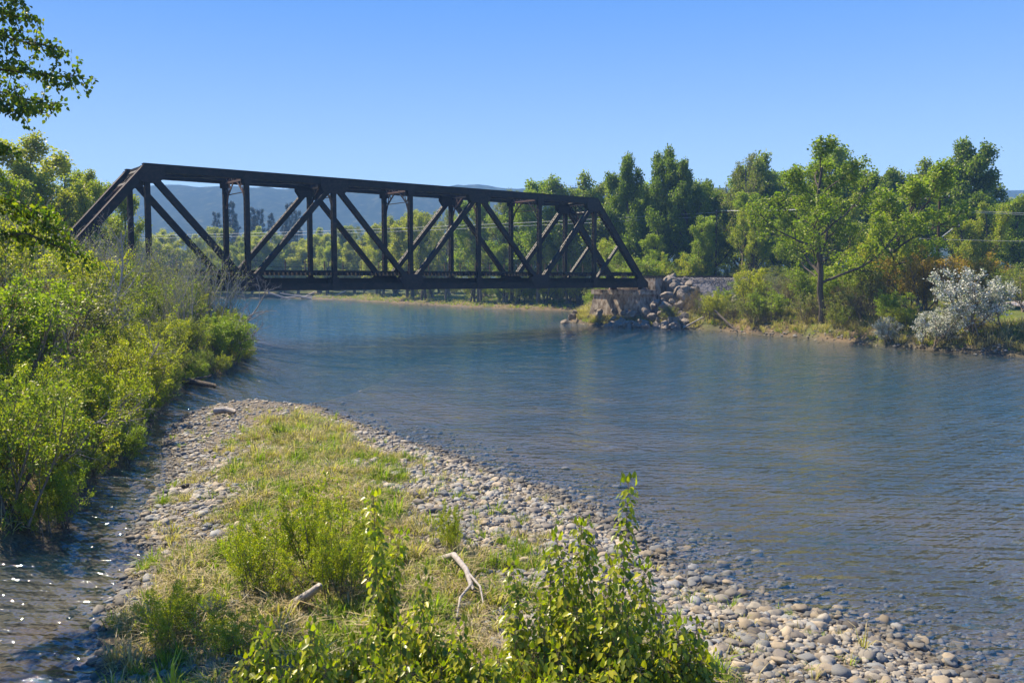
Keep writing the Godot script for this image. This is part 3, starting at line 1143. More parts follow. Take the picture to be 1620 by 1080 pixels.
func plant(called: String, label: String, category: String, wood_part: String, leaf_part: String, s: Dictionary, seed_: int, wood: String, foliage: String, group := "") -> Node3D:
	var rng := RandomNumberGenerator.new()
	rng.seed = seed_
	var w := M.new()
	var tips := []
	var stems: int = s.get("stems", 1)
	for i in stems:
		var lean := Vector3(rng.randfn(), 0, rng.randfn()) * float(s.get("lean", 0.05))
		var at := Vector3(rng.randfn(), 0, rng.randfn()) * float(s.get("foot", 0.0))
		branch(w, tips, at - Vector3(0, 0.15, 0), (Vector3.UP + lean + s.get("tilt", Vector3.ZERO)).normalized(), s.length * rng.randf_range(0.8, 1.1), s.r, 0, s, rng)
	var o := thing(called, label, category, Vector3.ZERO, 0.0, group)
	part(wood_part, w.made(mt[wood]), o)
	if s.has("per"):
		var m := dress(tips, s.per, s.spread, s.l, s.w, s.pal, s.get("droop", 0.2), rng)
		part(leaf_part, m.made(mt[foliage]), o)
	return o

const YELLOW := [Color(0.4, 0.39, 0.028), Color(0.5, 0.43, 0.025), Color(0.31, 0.34, 0.03), Color(0.42, 0.37, 0.045)]
const FRESH := [Color(0.26, 0.32, 0.028), Color(0.35, 0.38, 0.034), Color(0.19, 0.26, 0.026)]
const DEEP := [Color(0.14, 0.19, 0.022), Color(0.19, 0.24, 0.026), Color(0.24, 0.28, 0.03), Color(0.105, 0.15, 0.02)]
const OLIVE := [Color(0.21, 0.21, 0.055), Color(0.27, 0.25, 0.07), Color(0.16, 0.18, 0.045)]

var src := {}

func make_sources() -> void:
	var tree := {"length": 14.0, "r": 0.27, "segs": [9, 7, 4, 3], "kids": [18, 9, 5], "from": [0.16, 0.2, 0.2], "ratio": [0.46, 0.42, 0.42], "angle": [0.85, 0.75, 0.7], "up": [0.02, 0.05, 0.04, 0.02], "wander": [0.1, 0.17, 0.2, 0.2], "thin": 0.012, "top": 0.42, "per": 10, "spread": 0.65, "l": 0.21, "w": 0.17}
	var leaves := func(base: Dictionary, extra: Dictionary) -> Dictionary: return base.merged(extra, true)
	src.cotton = [
		plant("cottonwood_tree", "", "tree", "trunk", "crown", leaves.call(tree, {"pal": DEEP}), 1, "bark", "leaf"),
		plant("cottonwood_tree", "", "tree", "trunk", "crown", leaves.call(tree, {"pal": DEEP, "kids": [20, 8, 5], "angle": [0.7, 0.7, 0.7]}), 25, "bark", "leaf")]
	src.fresh = [
		plant("fresh_cottonwood", "", "tree", "trunk", "crown", leaves.call(tree, {"pal": FRESH, "per": 9}), 2, "bark", "leaf"),
		plant("fresh_cottonwood", "", "tree", "trunk", "crown", leaves.call(tree, {"pal": FRESH + OLIVE, "per": 8, "stems": 2, "foot": 0.5, "lean": 0.16, "kids": [13, 8, 5]}), 26, "bark", "leaf")]
	var low := {"from": [0.05, 0.12, 0.2], "angle": [0.62, 0.6, 0.6], "ratio": [0.42, 0.42, 0.42]}
	src.poplar = [
		plant("poplar_tree", "", "tree", "trunk", "crown", leaves.call(leaves.call(tree, low), {"per": 9, "pal": YELLOW}), 3, "bark", "leaf"),
		plant("poplar_tree", "", "tree", "trunk", "crown", leaves.call(leaves.call(tree, low), {"kids": [12, 8, 4], "stems": 2, "foot": 0.8, "lean": 0.2, "per": 9, "pal": FRESH + YELLOW}), 4, "bark", "leaf"),
		plant("poplar_tree", "", "tree", "trunk", "crown", leaves.call(leaves.call(tree, low), {"kids": [10, 8, 4], "stems": 3, "foot": 1.2, "lean": 0.25, "per": 8, "pal": YELLOW + OLIVE}), 27, "bark", "leaf")]
	src.young = [
		plant("young_poplar", "", "tree", "trunk", "crown", leaves.call(leaves.call(tree, low), {"per": 9, "pal": FRESH, "kids": [15, 8, 4]}), 28, "bark", "leaf"),
		plant("young_poplar", "", "tree", "trunk", "crown", leaves.call(leaves.call(tree, low), {"per": 8, "pal": FRESH + YELLOW, "stems": 3, "foot": 1.0, "lean": 0.25, "kids": [9, 7, 4]}), 29, "bark", "leaf")]
	var spread := {"kids": [13, 8, 5], "from": [0.25, 0.3, 0.25], "wander": [0.2, 0.24, 0.25, 0.2], "angle": [0.85, 0.8, 0.7], "ratio": [0.55, 0.45, 0.42], "per": 7, "spread": 0.5, "l": 0.2, "w": 0.16, "thin": 0.008}
	src.open = [
		plant("open_cottonwood", "", "tree", "trunk", "crown", leaves.call(leaves.call(tree, spread), {"tilt": Vector3(-0.22, 0, 0.05), "pal": FRESH + DEEP}), 5, "bark", "leaf"),
		plant("open_cottonwood", "", "tree", "trunk", "crown", leaves.call(leaves.call(tree, spread), {"tilt": Vector3(-0.3, 0, 0.0), "pal": FRESH}), 6, "bark", "leaf")]
	src.bare_tree = [
		plant("budding_tree", "", "tree", "trunk", "crown", leaves.call(tree, {"kids": [16, 8, 5], "per": 3, "spread": 0.45, "l": 0.2, "w": 0.14, "pal": OLIVE, "thin": 0.004}), 7, "twig", "leaf")]
	var pine := {"length": 28.0, "r": 0.42, "segs": [10, 4, 2], "kids": [70, 5], "from": [0.15, 0.3], "ratio": [0.15, 0.4], "angle": [1.45, 0.7], "up": [0.1, 0.05, 0.05], "wander": [0.02, 0.1, 0.1], "thin": 0.03, "top": 0.35, "per": 9, "spread": 0.6, "l": 0.6, "w": 0.2, "pal": [Color(0.018, 0.032, 0.016), Color(0.028, 0.045, 0.02)]}
	src.pine = [plant("pine_tree", "", "tree", "trunk", "crown", pine, 8, "bark", "needle")]
	var shrub := {"length": 2.6, "r": 0.035, "stems": 9, "foot": 0.35, "lean": 0.35, "segs": [5, 4, 3], "kids": [7, 5], "from": [0.2, 0.2], "ratio": [0.45, 0.45], "angle": [0.6, 0.7], "up": [0.05, 0.05, 0.0], "wander": [0.14, 0.2, 0.2], "thin": 0.003, "per": 7, "spread": 0.14, "l": 0.09, "w": 0.06, "droop": 0.15}
	src.yellow = [
		plant("leafy_shrub", "", "shrub", "stems", "foliage", leaves.call(shrub, {"pal": YELLOW}), 11, "twig", "leaf"),
		plant("leafy_shrub", "", "shrub", "stems", "foliage", leaves.call(shrub, {"pal": YELLOW + FRESH, "stems": 8, "lean": 0.45}), 12, "twig", "leaf")]
	src.green = [
		plant("green_shrub", "", "shrub", "stems", "foliage", leaves.call(shrub, {"pal": FRESH}), 13, "twig", "leaf"),
		plant("green_shrub", "", "shrub", "stems", "foliage", leaves.call(shrub, {"pal": FRESH + OLIVE, "per": 5}), 14, "twig", "leaf")]
	src.olive = [plant("olive_shrub", "", "shrub", "stems", "foliage", leaves.call(shrub, {"pal": OLIVE, "per": 4, "thin": 0.0015}), 15, "twig", "leaf")]
	src.brown = [plant("brown_brush", "", "shrub", "stems", "foliage", leaves.call(shrub, {"pal": [Color(0.13, 0.09, 0.06), Color(0.19, 0.13, 0.08)], "per": 3, "l": 0.06, "w": 0.03, "kids": [9, 6], "thin": 0.0}), 16, "twig", "grass")]
	src.orange = [plant("willow_shrub", "", "shrub", "stems", "foliage", leaves.call(shrub, {"pal": [Color(0.46, 0.27, 0.035), Color(0.5, 0.31, 0.035), Color(0.33, 0.2, 0.045)], "per": 8, "l": 0.1, "w": 0.034, "up": [0.12, 0.15, 0.1], "kids": [9, 6]}), 17, "twig", "leaf")]
	src.sage = [plant("sagebrush", "", "shrub", "stems", "foliage", leaves.call(shrub, {"pal": [Color(0.2, 0.22, 0.17), Color(0.27, 0.27, 0.23)], "per": 6, "l": 0.06, "w": 0.02}), 18, "twig", "grass")]
	src.blossom = [plant("blossom_shrub", "", "shrub", "stems", "blossom", leaves.call(shrub, {"pal": [Color(0.55, 0.54, 0.49), Color(0.44, 0.45, 0.38), Color(0.17, 0.22, 0.08)], "per": 8, "l": 0.075, "w": 0.065}), 19, "twig", "blossom")]
	src.bare = [
		plant("bare_shrub", "", "shrub", "stems", "foliage", leaves.call(shrub, {"kids": [9, 6], "ratio": [0.5, 0.5], "thin": 0.0, "pal": OLIVE, "per": 1, "spread": 0.08, "l": 0.06, "w": 0.04, "stems": 7}), 20, "grey_wood", "leaf")]
	src.willow = [plant("young_willow", "", "shrub", "stems", "foliage", leaves.call(shrub, {"length": 1.5, "r": 0.016, "stems": 16, "foot": 0.3, "lean": 0.4, "kids": [6, 4], "per": 7, "spread": 0.07, "l": 0.065, "w": 0.024, "pal": YELLOW + FRESH, "up": [0.08, 0.1, 0.05]}), 22, "twig", "gloss_leaf")]

func plant_at(kind: String, i: int, x: float, d: float, tall: float, wide: float, turn: float, label: String, group: String) -> Node3D:
	var list: Array = src[kind]
	var o: Node3D = list[i % list.size()]
	while d > 120 and look_up(hgt, x, d) < 0.7:
		d += 2.0
	var h := bank_height(x, d)
	var full: AABB = o.get_child(0).mesh.get_aabb().merge(o.get_child(1).mesh.get_aabb())
	var across := wide / maxf((full.size.x + full.size.z) * 0.5, 0.1)
	return copy_of(o, Vector3(x, h, -d), turn, Vector3(across, tall / full.end.y, across), label, group)

func make_trees() -> void:
	var rng := RandomNumberGenerator.new()
	rng.seed = 61
	# [x, depth, height, width] in metres
	var g := "tall trees behind the railway bank"
	for t in [[60.0, 120.0, 21.5, 14.0, "tallest and broadest behind the two-armed utility pole"], [53.5, 125.0, 18.5, 11.0, "between the two-armed and the short utility pole"], [67.0, 126.0, 18.0, 12.0, "beyond the gravel road"], [22.6, 130.0, 22.6, 10.0, "straight behind the ballast bank, tallest of its clump"], [18.2, 134.0, 22.4, 10.0, "behind the sloping end post over the pier"], [26.8, 128.0, 20.5, 9.0, "just beside the one-armed utility pole"], [30.5, 136.0, 18.0, 10.0, "behind the one-armed utility pole"]]:
		plant_at("cotton", rng.randi() % 2, t[0], t[1], t[2], t[3], rng.randf() * TAU, "dense dark green cottonwood tree rising " + t[4], g)
	for t in [[11.0, 140.0, 23.4, 13.0], [4.7, 146.0, 22.8, 13.0], [-6.5, 165.0, 20.5, 12.0], [36.0, 136.0, 22.5, 12.0], [42.5, 142.0, 20.5, 12.0], [48.0, 134.0, 20.0, 12.0], [16.0, 152.0, 21.0, 12.0], [73.0, 132.0, 14.0, 12.0], [33.5, 148.0, 19.5, 13.0], [39.0, 152.0, 20.5, 13.0], [46.5, 150.0, 20.0, 13.0], [52.0, 148.0, 19.0, 13.0], [21.0, 148.0, 20.0, 13.0], [64.0, 142.0, 19.0, 13.0], [0.0, 166.0, 20.0, 12.0], [9.0, 160.0, 19.0, 12.0], [26.0, 150.0, 19.0, 12.0], [56.0, 140.0, 18.0, 13.0]]:
		plant_at("fresh", rng.randi() % 2, t[0], t[1], t[2], t[3], rng.randf() * TAU, ("broad fresh green cottonwood tree " if t[3] > 12.5 else "fresh green cottonwood tree ") + ("beyond the bridge truss, " if t[0] < 13 else "behind the ballast bank, " if t[0] < 34 else "behind the open-crowned bank cottonwoods, ") + ("in the front rank" if t[1] < 143 else "in the rear rank"), g)
	for t in [[-1.6, 153.0, 21.6, 11.0], [-6.0, 158.0, 19.0, 10.0], [33.0, 128.0, 19.5, 9.0], [-14.0, 184.0, 18.0, 11.0]]:
		plant_at("bare_tree", 0, t[0], t[1], t[2], t[3], rng.randf() * TAU, "thinly leafed budding tree with bare twigs beyond the bridge", g)
	plant_at("open", 0, 28.0, 80.0, 16.2, 14.5, 0.1, "large open-crowned cottonwood with dark leaning trunk on the river bank", "")
	plant_at("open", 1, 36.0, 84.0, 13.4, 12.0, 0.5, "smaller open-crowned cottonwood leaning beside the orange willow", "")
	plant_at("open", 0, 31.0, 92.0, 12.5, 10.0, 2.4, "open-crowned cottonwood growing at the foot of the railway bank", "")
	for t in [[40.0, 100.0, 9.5, 6.5], [46.0, 104.0, 11.0, 7.0], [56.0, 108.0, 12.0, 8.0], [31.0, 116.0, 10.0, 6.0], [37.0, 116.0, 11.0, 7.0], [25.5, 122.0, 10.0, 6.0], [64.0, 112.0, 13.0, 9.0], [50.0, 116.0, 12.0, 8.0], [21.0, 126.0, 9.0, 7.0], [15.5, 131.0, 9.5, 7.0], [10.0, 134.0, 8.5, 7.0], [43.0, 124.0, 13.0, 9.0], [70.0, 108.0, 11.0, 9.0], [12.5, 146.0, 12.0, 8.0], [5.5, 154.0, 11.0, 8.0], [-1.0, 160.0, 11.0, 8.0], [-8.0, 170.0, 12.0, 8.0], [18.0, 142.0, 11.0, 8.0], [0.5, 154.0, 8.0, 7.0], [34.0, 124.0, 12.0, 8.0]]:
		plant_at("young", rng.randi() % 2, t[0], t[1], t[2], t[3], rng.randf() * TAU, "bushy young poplar " + ("beyond the bridge truss" if t[0] < 13 else "behind the ballast bank" if t[0] < 34 else "behind the orange willows") + (", low in front of the tall cottonwoods" if t[2] < 10.5 else ", half as tall as the cottonwoods"), "young poplars under the cottonwoods")
	for t in [[-49.3, 95.0, 18.2, 11.0, 0], [-53.5, 110.0, 17.8, 10.0, 1], [-49.5, 82.0, 14.6, 9.0, 1], [-57.0, 96.0, 17.0, 11.0, 0], [-44.5, 96.0, 14.8, 7.5, 1], [-62.0, 100.0, 16.0, 11.0, 0], [-52.0, 88.0, 9.0, 9.0, 0]]:
		plant_at("poplar", t[4], t[0], t[1], t[2], t[3], rng.randf() * TAU, "bright yellow-green poplar towering behind the sloping bridge end post", "poplars by the bridge's bank end")
	# yellow-green woods across the river, in two loose ranks
	for i in 56:
		var k := (i % 28) / 27.0
		var back := i >= 28
		var d := rng.randf_range(236, 262) - 56.0 * smoothstep(0.6, 1.0, k)
		if back:
			d += 34
		var x := lerpf(-128, -13, k) * (1.16 if back else 1.0) + rng.randf_range(-2.5, 2.5)
		var top := rng.randf_range(13.0, 18.0) + (2.5 if back else 0.0) + 2.5 * smoothstep(0.7, 1.0, k)
		while look_up(hgt, x, d) < 0.8:
			d += 3.0
		var thin: bool = i % 6 == 3
		plant_at("bare_tree" if thin else "poplar", [0, 0, 2, 1][rng.randi() % 4], x, d, top, rng.randf_range(9.5, 13.0), rng.randf() * TAU, "thin grey budding tree in the wood across the river" if thin else "yellow-green poplar in the wood across the river", "wood across the river")
	for t in [[-103.2, 330.0, 32.5], [-97.6, 335.0, 30.5], [-93.6, 330.0, 29.6], [-91.5, 340.0, 28.7], [-84.2, 335.0, 32.4], [-81.6, 340.0, 30.0], [-114.1, 345.0, 29.4], [-108.5, 350.0, 28.0], [-87.5, 345.0, 27.0], [-99.0, 340.0, 27.5]]:
		plant_at("pine", 0, t[0], t[1], t[2], 7.5, rng.randf() * TAU, "dark pine rising above the yellow-green wood before the hills", "dark pines above the wood")

func make_shrubs() -> void:
	var rng := RandomNumberGenerator.new()
	rng.seed = 71
	# the overgrown bank beside the narrow stream: rows of shrubs, higher further inland
	var kinds := ["yellow", "yellow", "green", "yellow", "olive", "green", "bare", "olive", "brown", "yellow", "bare"]
	var where_row := ["trailing in the stream", "overhanging the stream's edge", "behind the stream-edge shrubs", "halfway up the stream bank", "high on the stream bank", "at the back of the stream bank"]
	var row_no := -1
	var looks := {"yellow": "bright yellow-green leafy shrub", "green": "fresh green shrub", "olive": "dull olive half-leafed shrub", "bare": "grey bare-twigged shrub", "brown": "brown leafless brush"}
	for row in [[-0.1, 1.3, 1.1], [1.0, 2.7, 1.7], [3.6, 3.8, 2.7], [7.0, 5.0, 3.3], [11.5, 6.2, 4.2], [17.0, 7.0, 5.2]]:
		var gap: float = row[2]
		row_no += 1
		for i in range(2, 11):
			var a := LEFT[i]
			var b := LEFT[i + 1] if i < 10 else LEFT[i] + Vector2(-4, 12)
			var e := (b - a).normalized()
			var n := maxi(1, int((b - a).length() / gap + rng.randf()))
			for k in n:
				var p := a + (b - a) * ((k + rng.randf()) / n) + Vector2(-e.y, e.x) * (float(row[0]) + rng.randf_range(-0.8, 0.8) * (0.4 if row_no == 0 else 1.0))
				if p.y < 16.5 or p.y > 70:
					continue
				var px := 810 + 1400 * p.x / p.y
				if px < -120:
					continue
				var kind: String = kinds[rng.randi() % (6 if row_no < 2 else kinds.size())]
				var tall: float = row[1] * rng.randf_range(0.85, 1.15) * lerpf(1.0, 0.82, smoothstep(45.0, 66.0, p.y))
				plant_at(kind, rng.randi() % 2, p.x, p.y, tall, tall * rng.randf_range(0.85, 1.2), rng.randf() * TAU, "%s %s %s" % [looks[kind], where_row[row_no], "across from the bar's willows" if p.y < 24 else "across from the bar's cobble tip" if p.y < 37 else "near the fallen log" if p.y < 50 else "near the bridge"], "shrubs on the overgrown stream bank, " + kind)
	for t in [[-19.6, 52.0, 4.6], [-21.5, 55.0, 5.4], [-25.5, 57.0, 6.4], [-28.5, 58.0, 6.8], [-32.0, 60.0, 7.2], [-21.8, 65.5, 5.4], [-26.0, 60.0, 6.6], [-22.5, 62.0, 6.5], [-24.5, 64.0, 7.0], [-20.8, 60.0, 5.6], [-27.5, 62.5, 7.0], [-30.0, 61.0, 7.5], [-23.5, 58.0, 6.0]]:
		plant_at("bare", 0, t[0], t[1], t[2], t[2] * 0.8, rng.randf() * TAU, "tall grey bare shrub in front of the bridge's bank end", "bare shrubs before the bridge")
	# far bank shrubs under the bridge
	var fk := ["green", "yellow", "olive", "brown", "green"]
	for i in 60:
		var k := i / 59.0
		var q := int(lerpf(11, 17.9, k))
		var f := lerpf(11, 17.9, k) - q
		var a := RIGHT[q]
		var b := RIGHT[q + 1]
		var p := a.lerp(b, f) + Vector2(rng.randf_range(3, 9), rng.randf_range(3, 9)) * lerpf(0.7, 2.2, k)
		while look_up(hgt, p.x, p.y) < 0.45:
			p.y += 1.5
		var kind: String = fk[rng.randi() % 5]
		var tall := rng.randf_range(2.4, 4.4)
		plant_at(kind, i, p.x, p.y, tall, tall * 1.3, rng.randf() * TAU, {"green": "green shrub on the far bank beyond the bridge", "yellow": "yellow-green shrub on the far bank beyond the bridge", "olive": "olive shrub on the far bank beyond the bridge", "brown": "brown brush on the far bank beyond the bridge"}[kind], "far bank shrubs, " + kind)
	# the bank with the railway: [kind, x, depth, height, width, label]
	for t in [
		["brown", 18.9, 98.0, 2.6, 2.6, "dark brown leafless brush on the ballast slope beside the boulders"],
		["brown", 20.4, 96.6, 2.4, 2.6, "dark brown leafless brush on the ballast slope behind the yellow bush"],
		["olive", 17.4, 97.6, 1.7, 2.2, "low olive bush just beside the shadowed boulders"],
		["yellow", 21.5, 92.8, 2.6, 2.4, "small yellow bush low on the bank above the leaning driftwood"],
		["olive", 20.8, 94.0, 2.5, 2.5, "olive grey bush below the brown brush"],
		["yellow", 24.6, 92.0, 4.4, 3.4, "bright yellow-green bush on the ballast slope below the grey sagebrush"],
		["green", 22.9, 95.2, 2.2, 2.0, "fresh green bush growing on the ballast slope"],
		["sage", 26.0, 100.0, 3.4, 4.0, "pale grey sagebrush at the top of the ballast slope"],
		["sage", 28.6, 99.0, 3.0, 4.0, "pale grey sagebrush at the foot of the leaning cottonwood"],
		["green", 25.4, 86.0, 2.8, 3.2, "bright green bush low on the bank over the undercut waterline"],
		["olive", 23.8, 88.0, 2.4, 3.0, "olive bush low on the bank beside the leaning driftwood"],
		["brown", 27.2, 88.5, 3.2, 3.4, "brown brush under the large open-crowned cottonwood"],
		["olive", 27.3, 82.0, 2.4, 2.8, "olive bush overhanging the undercut bank"],
		["green", 30.0, 86.5, 4.0, 3.8, "green bush at the foot of the large open-crowned cottonwood"],
		["olive", 29.3, 78.0, 2.6, 3.2, "olive bush on the undercut bank below the cottonwoods"],
		["brown", 30.4, 75.8, 2.2, 3.0, "low brown brush hanging over the undercut bank"],
		["olive", 32.2, 79.0, 3.8, 3.6, "tall olive bush between the two leaning cottonwoods"],
		["yellow", 33.4, 83.0, 6.0, 3.6, "yellow-green bush behind the smaller leaning cottonwood"],
		["green", 31.4, 73.5, 2.4, 3.0, "dark green bush on the bank beside the white blossom"],
		["olive", 37.0, 82.0, 4.0, 4.0, "olive bush behind the orange willow"],
		["green", 46.0, 72.0, 2.4, 3.0, "low green bush beside the gravel road"],
		["olive", 41.0, 70.0, 3.2, 4.4, "dull olive bush behind the white blossom shrub"]]:
		plant_at(t[0], 0, t[1], t[2], t[3] * 1.15, t[4] * 1.35, rng.randf() * TAU, t[5], "")
	plant_at("orange", 0, 35.2, 76.0, 6.0, 7.5, 0.6, "large orange-brown willow shrub, the rounder of two, behind the white blossom", "")
	plant_at("orange", 0, 39.4, 76.0, 5.2, 7.4, 2.3, "large orange-brown willow shrub beside the gravel road", "")
	plant_at("blossom", 0, 34.2, 64.8, 4.8, 6.6, 0.3, "tall white-blossomed shrub on the river bank, its top branches upright", "")
	plant_at("blossom", 0, 31.3, 66.0, 3.3, 5.2, 1.9, "low white-blossomed shrub hanging over the waterline", "")
	plant_at("blossom", 0, 29.6, 69.8, 2.2, 2.6, 3.9, "small white-blossomed shrub between the green bush and the larger blossom", "")
	# thicket along the same bank, foot by foot
	var tk := ["brown", "olive", "green", "olive", "brown", "yellow", "olive"]
	for i in range(2, 8):
		var a := RIGHT[i]
		var b := RIGHT[i + 1]
		var e := (b - a).normalized()
		var n := int((b - a).length() * 0.95)
		for k in n:
			var off := rng.randf_range(0.8, 8.0)
			var p := a.lerp(b, (k + rng.randf()) / n) + Vector2(e.y, -e.x) * off
			if p.x < 18.5 or (p.y < 80 and off > 2.5) or (p.x < 25 and off > 2.6):
				continue
			var kind: String = tk[rng.randi() % tk.size()]
			var tall := rng.randf_range(1.2, 2.2) + off * 0.2
			var spot := "on the undercut bank below the open-crowned cottonwoods" if p.y < 88 else "on the bank below the ballast slope"
			plant_at(kind, rng.randi() % 2, p.x, p.y, tall, tall * rng.randf_range(1.2, 1.7), rng.randf() * TAU, {"brown": "brown twiggy brush ", "olive": "dull olive thicket shrub ", "green": "fresh green thicket shrub ", "yellow": "yellow-green thicket shrub "}[kind] + spot, "thicket on the undercut bank, " + kind)
	for i in 22:
		var x := rng.randf_range(30, 66)
		var d := rng.randf_range(94, 108)
		if ridge_height(x, d) > 2.0 or x > 30 + (d - 60) * 0.8:
			continue
		var tall := rng.randf_range(2.5, 4.5)
		plant_at("green" if i % 3 else "olive", i, x, d, tall, tall * 1.4, rng.randf() * TAU, "green undergrowth shrub between the bank trees and the railway" if i % 3 else "olive undergrowth shrub between the bank trees and the railway", "undergrowth before the railway")
	for i in 36:
		var k := i / 35.0
		var t := lerpf(72, 125, k)
		var u := rng.randf_range(-11, -8)
		var x := BRIDGE_AT.x + t * cos(BRIDGE_TURN) + u * sin(BRIDGE_TURN)
		var d := -BRIDGE_AT.z + t * sin(BRIDGE_TURN) - u * cos(BRIDGE_TURN)
		var tall := rng.randf_range(3.5, 6.0)
		plant_at(["green", "green", "yellow", "olive"][rng.randi() % 4], i, x, d, tall, tall * 1.2, rng.randf() * TAU, "leafy undergrowth shrub behind the ballast bank", "undergrowth behind the railway")
	for o in src.values():
		for q in o:
			q.queue_free()

# ---------------------------------------------------------------- the bar's own growth
func tuft_mesh(s: int, blades: int, tall: float, pal: Array, lean: float) -> ArrayMesh:
	var rng := RandomNumberGenerator.new()
	rng.seed = s
	var m := M.new()
	for i in blades:
		var a := rng.randf() * TAU
		var o := Vector3(cos(a), 0, sin(a)) * rng.randf() * 0.07
		var d := Vector3(cos(a), 0, sin(a)).rotated(Vector3.UP, rng.randfn() * 0.5)
		var h := tall * rng.randf_range(0.5, 1.15)
		var k := lean * rng.randf_range(0.3, 1.3)
		var side := Vector3(-d.z, 0, d.x) * 0.006
		var mid := o + Vector3(0, h * 0.6, 0) + d * h * k * 0.35
		var top := o + Vector3(0, h * (1.0 - 0.35 * k), 0) + d * h * k
		var col: Color = mix_color(pal, rng)
		m.quad(o - side, o + side, mid + side * 0.8, mid - side * 0.8, col)
		m.tri(mid - side * 0.8, mid + side * 0.8, top, col)
	return m.made(mt.grass)

func make_grass() -> void:
	var rng := RandomNumberGenerator.new()
	rng.seed = 81
	var green := [Color(0.2, 0.28, 0.025), Color(0.27, 0.33, 0.03), Color(0.34, 0.36, 0.05)]
	var straw := [Color(0.5, 0.41, 0.24), Color(0.58, 0.48, 0.29), Color(0.4, 0.31, 0.16)]
	var kinds := [tuft_mesh(1, 16, 0.24, green, 0.7), tuft_mesh(2, 14, 0.17, green, 1.1), tuft_mesh(3, 16, 0.26, straw, 1.0), tuft_mesh(4, 14, 0.18, straw, 1.5), tuft_mesh(5, 14, 0.2, green + straw, 1.1)]
	var where := [[], [], [], [], []]
	var cols := [[], [], [], [], []]
	for i in 36000:
		var d := 9.5 + 27.0 * rng.randf() * rng.randf_range(0.45, 1.0)
		var x := rng.randf_range(-13.0, 5.0)
		var db := look_up(dbar, x, d)
		if db < 0.15:
			continue
		var g := turf(x, d)
		if rng.randf() > maxf(g * 1.05, 0.05):
			continue
		var p := patch.get_noise_2d(x * 3.0 + 40, d * 3.0)
		var k: int
		if p > 0.14:
			k = rng.randi() % 2
		elif p < -0.02:
			k = 2 + rng.randi() % 2
		else:
			k = 4
		if rng.randf() < 0.2:
			k = rng.randi() % 5
		var clump := patch.get_noise_2d(x * 9.0 - 70, d * 9.0)
		if clump < -0.16 and rng.randf() < 0.75:
			continue
		var size := rng.randf_range(0.55, 1.2) * lerpf(0.75, 1.15, g) * (1.0 + maxf(clump, 0) * 1.6)
		where[k].append(Transform3D(flat_turn(rng, size, 0.15), Vector3(x, look_up(hgt, x, d) - 0.01, -d)))
		cols[k].append(Color(1, 1, 1) * rng.randf_range(0.8, 1.15))
	var says := ["bright green grass growing over the gravel bar", "short green grass between the cobbles of the bar", "long straw-coloured dead grass on the gravel bar", "flattened dry grass on the gravel bar", "mixed green and dry grass on the gravel bar"]
	for k in 5:
		many("grass", kinds[k], where[k], cols[k], says[k], "grass")
	# dry grass hanging over the far banks
	var w2 := [[], []]
	var c2 := [[], []]
	for i in range(1, 19):
		var a := RIGHT[i]
		var b := RIGHT[i + 1]
		var e := (b - a).normalized()
		for k in int((b - a).length() * (24 if a.y < 125 else 16)):
			var p := a.lerp(b, rng.randf()) + Vector2(-e.y, e.x) * -rng.randf_range(0.1, 4.0 if a.y < 125 else 14.0)
			var h := look_up(hgt, p.x, p.y)
			if h < 0.12:
				continue
			var q := 0 if rng.randf() < (0.75 if a.y < 125 else 0.25) else 1
			w2[q].append(Transform3D(flat_turn(rng, rng.randf_range(1.8, 4.0), 0.2), Vector3(p.x, h - 0.03, -p.y)))
			c2[q].append(Color(1, 1, 1) * rng.randf_range(0.7, 1.1))
	for i in 5200:
		var p := Vector2(rng.randf_range(33, 62), rng.randf_range(56, 92))
		var h := look_up(hgt, p.x, p.y)
		if h < 0.3 or ridge_height(p.x, p.y) > h or absf((p.x - 38.5) * 0.9 - (p.y - 58) * 0.43) < 4.2:
			continue
		var q := 0 if patch.get_noise_2d(p.x, p.y) < 0.05 else 1
		w2[q].append(Transform3D(flat_turn(rng, rng.randf_range(1.0, 2.2), 0.2), Vector3(p.x, h - 0.03, -p.y)))
		c2[q].append(Color(1, 1, 1) * rng.randf_range(0.7, 1.1))
	many("bank_grass", kinds[2], w2[0], c2[0], "dry straw grass along the far river bank", "grass")
	many("bank_grass", kinds[1], w2[1], c2[1], "green grass along the far river bank", "grass")
	var w3 := []
	var c3 := []
	for i in range(2, 10):
		var a := LEFT[i]
		var b := LEFT[i + 1]
		var e := (b - a).normalized()
		for k in int((b - a).length() * 22):
			var p := a.lerp(b, rng.randf()) + Vector2(-e.y, e.x) * rng.randf_range(0.0, 3.0)
			w3.append(Transform3D(flat_turn(rng, rng.randf_range(1.2, 2.6), 0.4), Vector3(p.x, look_up(hgt, p.x, p.y), -p.y)))
			c3.append(Color(0.9, 0.9, 0.9))
	many("bank_grass", kinds[4], w3, c3, "tangled grass under the shrubs of the stream bank", "grass")

